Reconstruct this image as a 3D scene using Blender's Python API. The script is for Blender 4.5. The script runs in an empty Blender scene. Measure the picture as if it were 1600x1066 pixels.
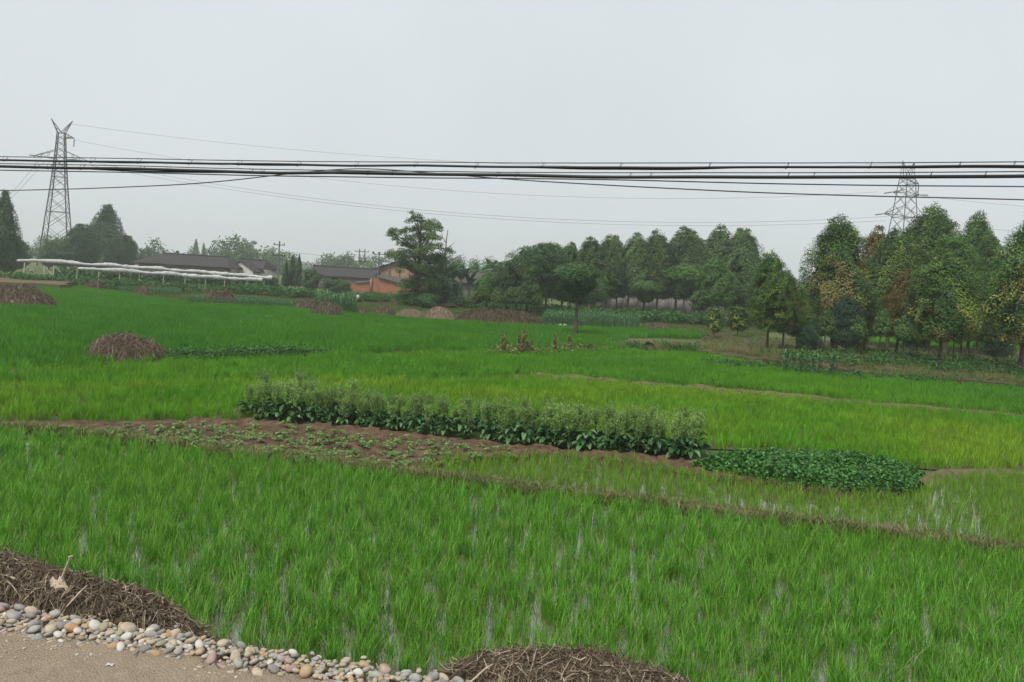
import bpy, math, random
import numpy as np
from mathutils import Matrix, Vector

# ------------------------------------------------------------------ camera
F_PX, CX, CY, CAMZ = 1155.0, 800.0, 466.0, 3.6
HORIZON = 432.0
ROLL = math.radians(3.5)
PITCH = math.atan((CY - HORIZON) / F_PX)
scene = bpy.context.scene
COL = scene.collection
cp, sp_, cr, sr = math.cos(PITCH), math.sin(PITCH), math.cos(ROLL), math.sin(ROLL)
FW = np.array([0, cp, -sp_])
R0 = np.array([1.0, 0, 0]); U0 = np.array([0, sp_, cp])
RT = cr * R0 + sr * U0
UP = -sr * R0 + cr * U0
CAM = np.array([0, 0, CAMZ])
cam_data = bpy.data.cameras.new('camera')
cam = bpy.data.objects.new('camera', cam_data); COL.objects.link(cam)
cam_data.sensor_fit = 'HORIZONTAL'; cam_data.sensor_width = 36.0
cam_data.lens = F_PX / 1600 * 36.0
cam_data.shift_y = -(533.0 - CY) / 1600.0
cam_data.clip_start = 0.05; cam_data.clip_end = 5000
M = Matrix(((RT[0], UP[0], -FW[0], 0), (RT[1], UP[1], -FW[1], 0), (RT[2], UP[2], -FW[2], CAMZ), (0, 0, 0, 1)))
cam.matrix_world = M
scene.camera = cam

# ------------------------------------------------------------------ sky, sun, exposure
SUN_EL, SUN_AZ = math.radians(58), math.radians(215)      # azimuth clockwise from +Y
world = bpy.data.worlds.new('World'); scene.world = world
world.use_nodes = True
nt = world.node_tree; nt.nodes.clear()
sky = nt.nodes.new('ShaderNodeTexSky'); sky.sky_type = 'NISHITA'; sky.sun_disc = False
sky.sun_elevation = SUN_EL; sky.sun_rotation = SUN_AZ
sky.air_density = 1.0; sky.dust_density = 6.0; sky.ozone_density = 1.0
mixw = nt.nodes.new('ShaderNodeMixRGB'); mixw.inputs[0].default_value = 0.90     # overcast: cloud veil hides the blue
mixw.inputs[2].default_value = (6.95, 7.35, 7.6, 1)
bg = nt.nodes.new('ShaderNodeBackground'); bg.inputs[1].default_value = 0.05
wo = nt.nodes.new('ShaderNodeOutputWorld')
tcw = nt.nodes.new('ShaderNodeTexCoord'); nzw = nt.nodes.new('ShaderNodeTexNoise'); nzw.inputs['Scale'].default_value = 2.2; nzw.inputs['Detail'].default_value = 5   # faint unevenness of the cloud veil, all round
mrw = nt.nodes.new('ShaderNodeMapRange'); mrw.inputs[1].default_value = 0.3; mrw.inputs[2].default_value = 0.7; mrw.inputs[3].default_value = 0.955; mrw.inputs[4].default_value = 1.045
mlw = nt.nodes.new('ShaderNodeVectorMath'); mlw.operation = 'SCALE'
nt.links.new(tcw.outputs['Generated'], nzw.inputs['Vector']); nt.links.new(nzw.outputs[0], mrw.inputs[0]); nt.links.new(mrw.outputs[0], mlw.inputs['Scale'])
nt.links.new(sky.outputs[0], mixw.inputs[1]); nt.links.new(mixw.outputs[0], mlw.inputs[0]); nt.links.new(mlw.outputs[0], bg.inputs[0]); nt.links.new(bg.outputs[0], wo.inputs[0])
sl = bpy.data.lights.new('sun', 'SUN'); sl.energy = 1.5; sl.angle = math.radians(20); sl.color = (1.0, 0.96, 0.9)
sun = bpy.data.objects.new('sun', sl); COL.objects.link(sun)
sdir = Vector((math.sin(SUN_AZ) * math.cos(SUN_EL), math.cos(SUN_AZ) * math.cos(SUN_EL), math.sin(SUN_EL)))
sun.rotation_euler = sdir.to_track_quat('Z', 'Y').to_euler()
scene.view_settings.view_transform = 'Standard'; scene.view_settings.look = 'None'
scene.view_settings.exposure = 1.18; scene.view_settings.gamma = 1.0
scene.view_settings.use_curve_mapping = False
scene.cycles.use_denoising = True
scene.cycles.volume_bounces = 2
scene.cycles.max_bounces = 6; scene.cycles.diffuse_bounces = 3; scene.cycles.transmission_bounces = 3

# ------------------------------------------------------------------ pixel <-> ground helpers (photo pixels, 1600 wide)
def ray(px, py):
    return FW + (px - CX) / F_PX * RT - (py - CY) / F_PX * UP
def G(px, py, z=0.0):
    d = ray(px, py); t = (z - CAMZ) / d[2]
    return CAM + t * d
def At(px, py, Y):
    d = ray(px, py); return CAM + d * (Y / d[1])
def Gs(pts, z=0.0):
    return np.array([G(x, y, z) for x, y in pts])
def ppm(p):                                   # photo pixels per metre at a world point
    return F_PX / float(np.dot(np.asarray(p) - CAM, FW))
def pix(P):
    V = np.asarray(P) - CAM
    z = V @ FW
    return CX + F_PX * (V @ RT) / z, CY - F_PX * (V @ UP) / z
def inpoly(P, poly):
    x, y = P[:, 0], P[:, 1]; n = len(poly); c = np.zeros(len(P), bool); j = n - 1
    for i in range(n):
        xi, yi = poly[i][0], poly[i][1]; xj, yj = poly[j][0], poly[j][1]
        if yi != yj:
            c ^= ((yi > y) != (yj > y)) & (x < (xj - xi) * (y - yi) / (yj - yi) + xi)
        j = i
    return c

# ------------------------------------------------------------------ mesh helpers
class MB:
    def __init__(s): s.v = []; s.q = []; s.t = []; s.n = 0; s.qa = []; s.ta = []
    def add(s, V, F, tint=0.5):
        V = np.asarray(V, float); F = np.asarray(F, int)
        if len(F) == 0: return
        a = np.broadcast_to(np.asarray(tint, float), (len(F),))
        s.v.append(V)
        if F.shape[1] == 4: s.q.append(F + s.n); s.qa.append(a)
        else: s.t.append(F + s.n); s.ta.append(a)
        s.n += len(V)
    def mesh(s, name, mat=None, smooth=False):
        me = bpy.data.meshes.new(name)
        V = np.concatenate(s.v) if s.v else np.zeros((0, 3))
        q = np.concatenate(s.q) if s.q else np.zeros((0, 4), int)
        t = np.concatenate(s.t) if s.t else np.zeros((0, 3), int)
        me.vertices.add(len(V)); me.vertices.foreach_set('co', V.astype(np.float32).ravel())
        li = np.concatenate([q.ravel(), t.ravel()]).astype(np.int32)
        me.loops.add(len(li)); me.loops.foreach_set('vertex_index', li)
        ls = np.concatenate([np.arange(len(q)) * 4, len(q) * 4 + np.arange(len(t)) * 3]).astype(np.int32)
        me.polygons.add(len(ls)); me.polygons.foreach_set('loop_start', ls)
        me.update(calc_edges=True)
        at = me.attributes.new('tint', 'FLOAT', 'FACE')
        at.data.foreach_set('value', np.concatenate([np.concatenate(s.qa) if s.qa else np.zeros(0), np.concatenate(s.ta) if s.ta else np.zeros(0)]).astype(np.float32))
        if smooth: me.polygons.foreach_set('use_smooth', np.ones(len(ls), bool))
        me.validate()
        if mat: me.materials.append(mat)
        return me
    def obj(s, name, mat=None, parent=None, smooth=False, loc=None):
        return link(name, s.mesh(name, mat, smooth), parent, loc)
def link(name, me, parent=None, loc=None):
    o = bpy.data.objects.new(name, me); COL.objects.link(o)
    if parent: o.parent = parent
    if loc is not None: o.location = loc
    return o
def tag(o, label=None, cat=None, group=None, kind=None):
    if label: o['label'] = label
    if cat: o['category'] = cat
    if group: o['group'] = group
    if kind: o['kind'] = kind
    return o
def empty(name, loc=(0, 0, 0), rz=0.0, s=1.0):
    o = bpy.data.objects.new(name, None); COL.objects.link(o)
    o.location = loc; o.rotation_euler = (0, 0, rz)
    o.scale = (s, s, s) if np.isscalar(s) else s
    return o
def frame_of(d):
    d = d / (np.linalg.norm(d) + 1e-12)
    a = np.array([0, 0, 1.0]) if abs(d[2]) < 0.9 else np.array([1.0, 0, 0])
    u = np.cross(a, d); u /= np.linalg.norm(u); return u, np.cross(d, u)
def tube(mb, pts, rad, sides=6, tint=0.5, cap=True):
    pts = np.asarray(pts, float); n = len(pts); rad = np.broadcast_to(np.asarray(rad, float), (n,))
    a = np.arange(sides) * 2 * math.pi / sides; V = []
    for i in range(n):
        d = pts[min(i + 1, n - 1)] - pts[max(i - 1, 0)]
        u, w = frame_of(d)
        V.append(pts[i] + rad[i] * (np.cos(a)[:, None] * u + np.sin(a)[:, None] * w))
    V = np.concatenate(V); F = []
    for i in range(n - 1):
        for k in range(sides):
            k2 = (k + 1) % sides
            F.append((i * sides + k, i * sides + k2, (i + 1) * sides + k2, (i + 1) * sides + k))
    mb.add(V, F, tint)
    if cap and sides >= 3:
        for i, c in ((0, pts[0]), (n - 1, pts[-1])):
            r = V[i * sides:(i + 1) * sides]
            mb.add(np.vstack([r, c]), [(k, (k + 1) % sides, sides) for k in range(sides)], tint)
def box(mb, c, s, rz=0.0, tint=0.5):
    c = np.asarray(c, float); h = np.asarray(s, float) / 2
    V = np.array([(x, y, z) for x in (-1, 1) for y in (-1, 1) for z in (-1, 1)], float) * h
    ca, sa = math.cos(rz), math.sin(rz)
    V = np.stack([V[:, 0] * ca - V[:, 1] * sa, V[:, 0] * sa + V[:, 1] * ca, V[:, 2]], 1) + c
    mb.add(V, [(0, 1, 3, 2), (4, 6, 7, 5), (0, 4, 5, 1), (2, 3, 7, 6), (0, 2, 6, 4), (1, 5, 7, 3)], tint)
def poly3(mb, pts, tint=0.5):
    pts = np.asarray(pts, float)
    if len(pts) == 4: mb.add(pts, [(0, 1, 2, 3)], tint)
    else:
        for i in range(1, len(pts) - 1): mb.add(pts[[0, i, i + 1]], [(0, 1, 2)], tint)
def slab(mb, pts, t, tint=0.5):                # thick polygon, extruded straight down
    pts = np.asarray(pts, float); lo = pts - np.array([0, 0, t]); n = len(pts)
    poly3(mb, pts, tint); poly3(mb, lo[::-1], tint)
    for i in range(n):
        j = (i + 1) % n
        mb.add(np.array([pts[i], lo[i], lo[j], pts[j]]), [(0, 1, 2, 3)], tint)
def vnoise(x, y, seed=0):                       # cheap smooth 2-D value noise in [-1, 1]
    x = np.asarray(x, float); y = np.asarray(y, float)
    xi = np.floor(x).astype(np.int64); yi = np.floor(y).astype(np.int64); fx = x - xi; fy = y - yi
    def h(a, b):
        n = (a * 374761393 + b * 668265263 + seed * 1442695041) & 0x7fffffff
        n = ((n ^ (n >> 13)) * 1274126177) & 0x7fffffff
        return ((n ^ (n >> 16)) & 0xffff) / 32767.5 - 1
    u = fx * fx * (3 - 2 * fx); v = fy * fy * (3 - 2 * fy)
    return (h(xi, yi) * (1 - u) + h(xi + 1, yi) * u) * (1 - v) + (h(xi, yi + 1) * (1 - u) + h(xi + 1, yi + 1) * u) * v
def resample(pts, step):
    pts = np.asarray(pts, float); seg = np.linalg.norm(np.diff(pts, axis=0), axis=1); s = np.concatenate([[0], np.cumsum(seg)])
    n = max(2, int(s[-1] / step) + 1); q = np.linspace(0, s[-1], n)
    return np.stack([np.interp(q, s, pts[:, k]) for k in range(pts.shape[1])], 1)

# ------------------------------------------------------------------ materials
MATS = {}
def nodes(name):
    m = bpy.data.materials.new(name); m.use_nodes = True
    t = m.node_tree; t.nodes.clear()
    o = t.nodes.new('ShaderNodeOutputMaterial'); MATS[name] = m
    return m, t, o
def rgba(c): return (c[0], c[1], c[2], 1)
def ground_mat(name, cols, scale=2.0, rough=0.9, bump=0.3, bscale=25.0, spec=0.2):
    """noise-mixed solid surface: cols = 2..4 colours along a noise ramp"""
    m, t, o = nodes(name); N = t.nodes.new; L = t.links.new
    tc = N('ShaderNodeNewGeometry')
    n1 = N('ShaderNodeTexNoise'); n1.inputs['Scale'].default_value = scale; n1.inputs['Detail'].default_value = 8; n1.inputs['Roughness'].default_value = 0.65
    L(tc.outputs['Position'], n1.inputs['Vector'])
    rp = N('ShaderNodeValToRGB'); e = rp.color_ramp.elements
    for i, c in enumerate(cols):
        p = 0.3 + 0.4 * i / max(1, len(cols) - 1)
        el = e[i] if i < 2 else e.new(p)
        el.position = p; el.color = rgba(c)
    L(n1.outputs[0], rp.inputs[0])
    n2 = N('ShaderNodeTexNoise'); n2.inputs['Scale'].default_value = bscale; n2.inputs['Detail'].default_value = 6
    L(tc.outputs['Position'], n2.inputs['Vector'])
    b = N('ShaderNodeBump'); b.inputs['Strength'].default_value = bump; b.inputs['Distance'].default_value = 0.05
    L(n2.outputs[0], b.inputs['Height'])
    p = N('ShaderNodeBsdfPrincipled'); p.inputs['Roughness'].default_value = rough; p.inputs['Specular IOR Level'].default_value = spec
    L(rp.outputs[0], p.inputs['Base Color']); L(b.outputs[0], p.inputs['Normal']); L(p.outputs[0], o.inputs[0])
    return m
def leaf_mat(name, ramp, var=0.25, trans=0.3, rough=0.55, spec=0.25, patch=0.0, pcol=None, pscale=0.15):
    """foliage: ramp over the per-leaf tint, jittered per plant; optional field-scale patches of another colour"""
    m, t, o = nodes(name); N = t.nodes.new; L = t.links.new
    at = N('ShaderNodeAttribute'); at.attribute_name = 'tint'
    rp = N('ShaderNodeValToRGB'); e = rp.color_ramp.elements
    for i, (p, c) in enumerate(ramp):
        el = e[i] if i < 2 else e.new(p)
        el.position = p; el.color = rgba(c)
    L(at.outputs['Fac'], rp.inputs[0]); col = rp.outputs[0]
    if patch > 0:
        ge = N('ShaderNodeNewGeometry'); nz = N('ShaderNodeTexNoise'); nz.inputs['Scale'].default_value = pscale; nz.inputs['Detail'].default_value = 4
        L(ge.outputs['Position'], nz.inputs['Vector'])
        mr = N('ShaderNodeMapRange'); mr.inputs[1].default_value = 0.38; mr.inputs[2].default_value = 0.66; mr.inputs[3].default_value = 0; mr.inputs[4].default_value = patch
        L(nz.outputs[0], mr.inputs[0])
        mx = N('ShaderNodeMixRGB'); mx.inputs[2].default_value = rgba(pcol); L(mr.outputs[0], mx.inputs[0]); L(col, mx.inputs[1]); col = mx.outputs[0]
    oi = N('ShaderNodeObjectInfo'); mr2 = N('ShaderNodeMapRange'); mr2.inputs[3].default_value = 1 - var; mr2.inputs[4].default_value = 1 + var
    L(oi.outputs['Random'], mr2.inputs[0])
    hs = N('ShaderNodeHueSaturation'); L(mr2.outputs[0], hs.inputs['Value']); L(col, hs.inputs['Color']); col = hs.outputs[0]
    p = N('ShaderNodeBsdfPrincipled'); p.inputs['Roughness'].default_value = rough; p.inputs['Specular IOR Level'].default_value = spec
    L(col, p.inputs['Base Color'])
    tr = N('ShaderNodeBsdfTranslucent'); L(col, tr.inputs['Color'])
    mxs = N('ShaderNodeMixShader'); mxs.inputs[0].default_value = trans
    L(p.outputs[0], mxs.inputs[1]); L(tr.outputs[0], mxs.inputs[2]); L(mxs.outputs[0], o.inputs[0])
    return m
def solid(name, c, rough=0.6, metal=0.0, spec=0.4, var=None, scale=8.0):
    m, t, o = nodes(name); N = t.nodes.new; L = t.links.new
    p = N('ShaderNodeBsdfPrincipled'); p.inputs['Roughness'].default_value = rough; p.inputs['Metallic'].default_value = metal
    p.inputs['Specular IOR Level'].default_value = spec; p.inputs['Base Color'].default_value = rgba(c)
    if var is not None:
        tc = N('ShaderNodeNewGeometry'); n = N('ShaderNodeTexNoise'); n.inputs['Scale'].default_value = scale; n.inputs['Detail'].default_value = 6
        mx = N('ShaderNodeMixRGB'); mx.inputs[1].default_value = rgba(c); mx.inputs[2].default_value = rgba(var)
        mr = N('ShaderNodeMapRange'); mr.inputs[1].default_value = 0.35; mr.inputs[2].default_value = 0.65
        L(tc.outputs['Position'], n.inputs['Vector']); L(n.outputs[0], mr.inputs[0]); L(mr.outputs[0], mx.inputs[0]); L(mx.outputs[0], p.inputs['Base Color'])
    L(p.outputs[0], o.inputs[0]); return m

m_ground = ground_mat('meadow_soil', [(0.05, 0.085, 0.022), (0.075, 0.11, 0.03), (0.115, 0.09, 0.045)], 0.12, bscale=4)
m_mud = ground_mat('paddy_mud', [(0.05, 0.06, 0.025), (0.09, 0.085, 0.045)], 2.0)
m_soil = ground_mat('red_soil', [(0.045, 0.03, 0.018), (0.10, 0.062, 0.038), (0.16, 0.108, 0.068)], 5.0, bump=1.0, bscale=22)
m_bund = ground_mat('bund_earth', [(0.06, 0.055, 0.024), (0.13, 0.105, 0.058), (0.075, 0.085, 0.03)], 2.5, bump=0.9, bscale=14)
m_bank = ground_mat('terrace_earth', [(0.04, 0.055, 0.018), (0.085, 0.06, 0.034), (0.06, 0.075, 0.025)], 0.9, bump=0.8, bscale=6)
m_road = ground_mat('dirt_road', [(0.20, 0.155, 0.11), (0.30, 0.24, 0.175), (0.26, 0.205, 0.15), (0.36, 0.295, 0.22)], 2.6, rough=0.95, bump=0.8, bscale=60)
m_drybed = ground_mat('dry_plot', [(0.085, 0.065, 0.032), (0.125, 0.09, 0.048), (0.06, 0.085, 0.025)], 1.2, bump=0.8, bscale=8)
# paddy water: shallow, silty, mirror-smooth
m_water, t_, o_ = nodes('paddy_water')
p_ = t_.nodes.new('ShaderNodeBsdfPrincipled'); p_.inputs['Base Color'].default_value = (0.10, 0.10, 0.06, 1)
p_.inputs['Roughness'].default_value = 0.04; p_.inputs['IOR'].default_value = 1.5; p_.inputs['Specular IOR Level'].default_value = 0.9
p_.inputs['Coat Weight'].default_value = 1.0; p_.inputs['Coat Roughness'].default_value = 0.03; p_.inputs['Coat IOR'].default_value = 1.6
t_.links.new(p_.outputs[0], o_.inputs[0])

RICE = [(0.0, (0.038, 0.155, 0.010)), (0.5, (0.095, 0.30, 0.018)), (0.92, (0.25, 0.49, 0.09)), (1.0, (0.46, 0.43, 0.18))]
m_rice1 = leaf_mat('rice_leaf_near', RICE, 0.2, 0.35, 0.5, 0.14, 0.4, (0.13, 0.30, 0.022), 0.22)
m_rice2 = leaf_mat('rice_leaf_young', [(0.0, (0.075, 0.19, 0.014)), (0.5, (0.13, 0.29, 0.022)), (0.9, (0.21, 0.37, 0.05)), (1.0, (0.45, 0.42, 0.16))], 0.2, 0.35, 0.5, 0.14, 0.35, (0.17, 0.29, 0.03), 0.3)
m_rice3 = leaf_mat('rice_leaf_yellowing', [(0.0, (0.115, 0.245, 0.012)), (0.5, (0.19, 0.35, 0.02)), (1.0, (0.31, 0.43, 0.05))], 0.15, 0.35, 0.5, 0.12, 0.85, (0.085, 0.30, 0.016), 0.2)
m_rice4 = leaf_mat('rice_leaf_deep', [(0.0, (0.048, 0.18, 0.013)), (0.5, (0.082, 0.265, 0.018)), (1.0, (0.16, 0.35, 0.04))], 0.15, 0.35, 0.5, 0.12, 0.6, (0.14, 0.34, 0.016), 0.12)
m_rice5 = leaf_mat('rice_leaf_far', [(0.0, (0.05, 0.185, 0.015)), (0.5, (0.08, 0.262, 0.02)), (1.0, (0.15, 0.33, 0.035))], 0.12, 0.35, 0.5, 0.12, 0.55, (0.055, 0.21, 0.02), 0.08)
m_verge = leaf_mat('verge_grass', [(0.0, (0.06, 0.13, 0.022)), (0.5, (0.12, 0.17, 0.04)), (1.0, (0.30, 0.25, 0.12))], 0.25, 0.3)
m_weedgrass = leaf_mat('turf_grass', [(0.0, (0.045, 0.11, 0.02)), (0.6, (0.09, 0.19, 0.03)), (1.0, (0.20, 0.22, 0.07))], 0.25, 0.3, patch=0.5, pcol=(0.16, 0.12, 0.06), pscale=0.35)
m_weed = leaf_mat('dark_weed_leaf', [(0.0, (0.025, 0.075, 0.02)), (0.6, (0.05, 0.14, 0.03)), (1.0, (0.09, 0.2, 0.04))], 0.2, 0.25)
m_bean = leaf_mat('bean_leaf', [(0.0, (0.02, 0.08, 0.015)), (0.6, (0.045, 0.155, 0.025)), (1.0, (0.11, 0.26, 0.06))], 0.2, 0.22, 0.5, 0.35)
m_lett = leaf_mat('lettuce_leaf', [(0.0, (0.025, 0.08, 0.02)), (0.6, (0.06, 0.15, 0.045)), (0.92, (0.14, 0.25, 0.10)), (1.0, (0.30, 0.32, 0.10))], 0.2, 0.22, 0.5, 0.35)
m_plume = leaf_mat('seed_head', [(0.0, (0.11, 0.22, 0.045)), (0.6, (0.20, 0.33, 0.085)), (1.0, (0.33, 0.43, 0.16))], 0.3, 0.35)
m_stem = solid('green_stem', (0.10, 0.17, 0.06))
m_corn = leaf_mat('corn_leaf', [(0.0, (0.03, 0.09, 0.03)), (0.6, (0.06, 0.16, 0.05)), (1.0, (0.14, 0.26, 0.12))], 0.2, 0.25)
m_euc = leaf_mat('grove_leaf', [(0.0, (0.016, 0.046, 0.010)), (0.35, (0.038, 0.098, 0.016)), (0.6, (0.12, 0.21, 0.028)), (0.8, (0.27, 0.285, 0.06)), (1.0, (0.17, 0.125, 0.045))], 0.2, 0.12)
m_light = leaf_mat('fresh_leaf', [(0.0, (0.05, 0.12, 0.022)), (0.6, (0.10, 0.21, 0.035)), (1.0, (0.19, 0.28, 0.055))], 0.1, 0.28)
m_brownleaf = leaf_mat('rusty_leaf', [(0.0, (0.07, 0.07, 0.02)), (0.5, (0.15, 0.13, 0.035)), (0.8, (0.20, 0.125, 0.04)), (1.0, (0.22, 0.21, 0.05))], 0.1, 0.22)
m_blue = leaf_mat('dark_blue_leaf', [(0.0, (0.014, 0.04, 0.02)), (0.6, (0.03, 0.075, 0.035)), (1.0, (0.06, 0.12, 0.05))], 0.15, 0.2)
m_mid = leaf_mat('row_leaf', [(0.0, (0.035, 0.08, 0.024)), (0.6, (0.075, 0.15, 0.038)), (1.0, (0.17, 0.25, 0.06))], 0.22, 0.22)
m_pop = leaf_mat('poplar_leaf', [(0.0, (0.028, 0.07, 0.026)), (0.6, (0.055, 0.12, 0.038)), (1.0, (0.10, 0.18, 0.055))], 0.15, 0.22)
m_banana = leaf_mat('banana_leaf', [(0.0, (0.035, 0.09, 0.03)), (0.7, (0.07, 0.16, 0.05)), (1.0, (0.20, 0.28, 0.08))], 0.15, 0.3)
m_bark = ground_mat('bark', [(0.055, 0.042, 0.03), (0.12, 0.09, 0.065)], 6.0, bump=0.6)
m_paleb = ground_mat('pale_bark', [(0.12, 0.10, 0.08), (0.24, 0.2, 0.165)], 6.0, bump=0.5)
m_straw = leaf_mat('old_straw', [(0.0, (0.045, 0.033, 0.021)), (0.45, (0.12, 0.092, 0.062)), (0.85, (0.235, 0.185, 0.125)), (1.0, (0.46, 0.385, 0.28))], 0.05, 0.1, 0.8, 0.15)
m_pale_straw = leaf_mat('pale_straw', [(0.0, (0.14, 0.105, 0.07)), (0.5, (0.27, 0.21, 0.14)), (1.0, (0.45, 0.37, 0.26))], 0.05, 0.1, 0.8, 0.15)
m_core = ground_mat('straw_core', [(0.05, 0.034, 0.022), (0.11, 0.075, 0.05)], 9.0, bump=1.0, bscale=40)
m_tile = ground_mat('grey_roof_tile', [(0.026, 0.025, 0.026), (0.045, 0.042, 0.042), (0.07, 0.064, 0.062)], 3.0, bump=0.8, bscale=7)
m_tile2 = ground_mat('brown_roof_tile', [(0.055, 0.047, 0.044), (0.095, 0.08, 0.072)], 3.0, bump=0.8, bscale=7)
m_white = solid('white_plaster', (0.70, 0.68, 0.64), 0.85, var=(0.45, 0.42, 0.38), scale=0.8)
m_pinkw = solid('dusty_plaster', (0.34, 0.28, 0.26), 0.9, var=(0.25, 0.21, 0.19), scale=0.7)
m_brick = ground_mat('orange_brick', [(0.24, 0.095, 0.05), (0.33, 0.14, 0.08), (0.28, 0.15, 0.10)], 1.2, bump=0.5, bscale=12)
m_ochre = solid('weathered_boards', (0.26, 0.17, 0.09), 0.85, var=(0.16, 0.11, 0.07), scale=1.2)
m_grey = ground_mat('grey_wall', [(0.16, 0.14, 0.14), (0.24, 0.215, 0.21)], 0.7)
m_dark = solid('dark_opening', (0.012, 0.011, 0.011), 0.9)
m_concrete = solid('pole_concrete', (0.17, 0.165, 0.155), 0.85, var=(0.11, 0.105, 0.1), scale=1.5)
m_steel = solid('galvanised_steel', (0.075, 0.07, 0.07), 0.7, 0.1, var=(0.05, 0.042, 0.04), scale=0.7)
m_ins = solid('insulator_glaze', (0.10, 0.11, 0.11), 0.35)
m_black = solid('cable_black', (0.012, 0.012, 0.013), 0.55)
m_wire = solid('steel_strand', (0.10, 0.10, 0.105), 0.6, 0.2)
m_net = solid('white_netting', (0.50, 0.50, 0.49), 0.9, var=(0.36, 0.36, 0.35), scale=2.5)
m_post = solid('whitewashed_post', (0.55, 0.54, 0.5), 0.85, var=(0.35, 0.33, 0.3), scale=2)
m_paper = solid('pale_scrap', (0.46, 0.38, 0.29), 0.85, var=(0.32, 0.25, 0.18), scale=25)
m_deadstalk = leaf_mat('withered_stalk', [(0.0, (0.14, 0.10, 0.04)), (0.6, (0.22, 0.18, 0.07)), (1.0, (0.25, 0.30, 0.09))], 0.1, 0.1)

# ------------------------------------------------------------------ scatter of uncountable plants (geometry nodes)
def proto_collection(name, meshes):
    c = bpy.data.collections.new(name)
    for i, me in enumerate(meshes):
        c.objects.link(bpy.data.objects.new('%s_%02d' % (name, i), me))
    return c
_groups = {}
def scatter_group(coll):
    if coll.name in _groups: return _groups[coll.name]
    g = bpy.data.node_groups.new('scatter_' + coll.name, 'GeometryNodeTree')
    g.interface.new_socket('Geometry', in_out='INPUT', socket_type='NodeSocketGeometry')
    g.interface.new_socket('Geometry', in_out='OUTPUT', socket_type='NodeSocketGeometry')
    N = g.nodes.new; L = g.links.new
    gi = N('NodeGroupInput'); go = N('NodeGroupOutput')
    ci = N('GeometryNodeCollectionInfo'); ci.inputs['Collection'].default_value = coll
    ci.inputs['Separate Children'].default_value = True; ci.inputs['Reset Children'].default_value = True
    ip = N('GeometryNodeInstanceOnPoints'); ip.inputs['Pick Instance'].default_value = True
    def na(nm, ty):
        n = N('GeometryNodeInputNamedAttribute'); n.data_type = ty; n.inputs['Name'].default_value = nm
        return n.outputs[0]
    L(gi.outputs[0], ip.inputs['Points']); L(ci.outputs[0], ip.inputs['Instance'])
    L(na('pick', 'INT'), ip.inputs['Instance Index'])
    L(na('rot', 'FLOAT_VECTOR'), ip.inputs['Rotation']); L(na('scl', 'FLOAT_VECTOR'), ip.inputs['Scale'])
    L(ip.outputs[0], go.inputs[0])
    _groups[coll.name] = g
    return g
def scatter(name, P, coll, rng, scale=(0.85, 1.15), tilt=0.0, zs=None):
    n = len(P)
    me = bpy.data.meshes.new(name); me.vertices.add(n); me.vertices.foreach_set('co', np.asarray(P, np.float32).ravel())
    a = me.attributes.new('pick', 'INT', 'POINT'); a.data.foreach_set('value', rng.integers(0, len(coll.objects), n).astype(np.int32))
    rot = np.stack([rng.normal(0, 1, n) * tilt, rng.normal(0, 1, n) * tilt, rng.uniform(0, 6.283, n)], 1)
    a = me.attributes.new('rot', 'FLOAT_VECTOR', 'POINT'); a.data.foreach_set('vector', rot.astype(np.float32).ravel())
    s = rng.uniform(scale[0], scale[1], n); sv = np.stack([s, s, s * (zs if zs is not None else 1.0)], 1)
    a = me.attributes.new('scl', 'FLOAT_VECTOR', 'POINT'); a.data.foreach_set('vector', sv.astype(np.float32).ravel())
    o = link(name, me)
    md = o.modifiers.new('scatter', 'NODES'); md.node_group = scatter_group(coll)
    return o

def blades(mb, rng, base, n, lmin, lmax, w, lean=(0.05, 0.6), droop=0.6, segs=4, spread=0.03, tint=(0, 1), tintpow=1.0):
    """n grass blades rising from base points (base: (k,3) array; blades share them evenly)"""
    base = np.asarray(base, float); b = base[rng.integers(0, len(base), n)].copy()
    b[:, :2] += rng.normal(0, spread, (n, 2))
    az = rng.uniform(0, 2 * math.pi, n); l = rng.uniform(lmin, lmax, n)
    th = rng.uniform(lean[0], lean[1], n); dr = rng.uniform(0, droop, n) ** 1.3
    out = np.stack([np.cos(az), np.sin(az), np.zeros(n)], 1); side = np.stack([-np.sin(az), np.cos(az), np.zeros(n)], 1)
    tw = rng.normal(0, 0.5, n); side = side * np.cos(tw)[:, None] + out * np.sin(tw)[:, None]
    p = b.copy(); rows = []
    for k in range(segs + 1):
        f = k / segs; wd = w * (1 - f ** 2.2) * (0.6 + 0.8 * min(f * 2, 1)) * rng.uniform(0.7, 1.2, n)[:, None]
        rows.append((p - side * wd / 2, p + side * wd / 2))
        a = th + dr * 2.2 * f ** 1.6
        p = p + (np.sin(a)[:, None] * out + np.cos(a)[:, None] * np.array([0, 0, 1.0])) * (l / segs)[:, None]
    V = np.stack([r for ab in rows for r in ab], 1).reshape(-1, 3); m = 2 * (segs + 1)
    tt = tint[0] + (tint[1] - tint[0]) * rng.random(n) ** tintpow
    F = []; T = []
    i0 = np.arange(n) * m
    for k in range(segs):
        F.append(np.stack([i0 + 2 * k, i0 + 2 * k + 1, i0 + 2 * k + 3, i0 + 2 * k + 2], 1)); T.append(tt)
    mb.add(V, np.concatenate(F), np.concatenate(T))

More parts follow.
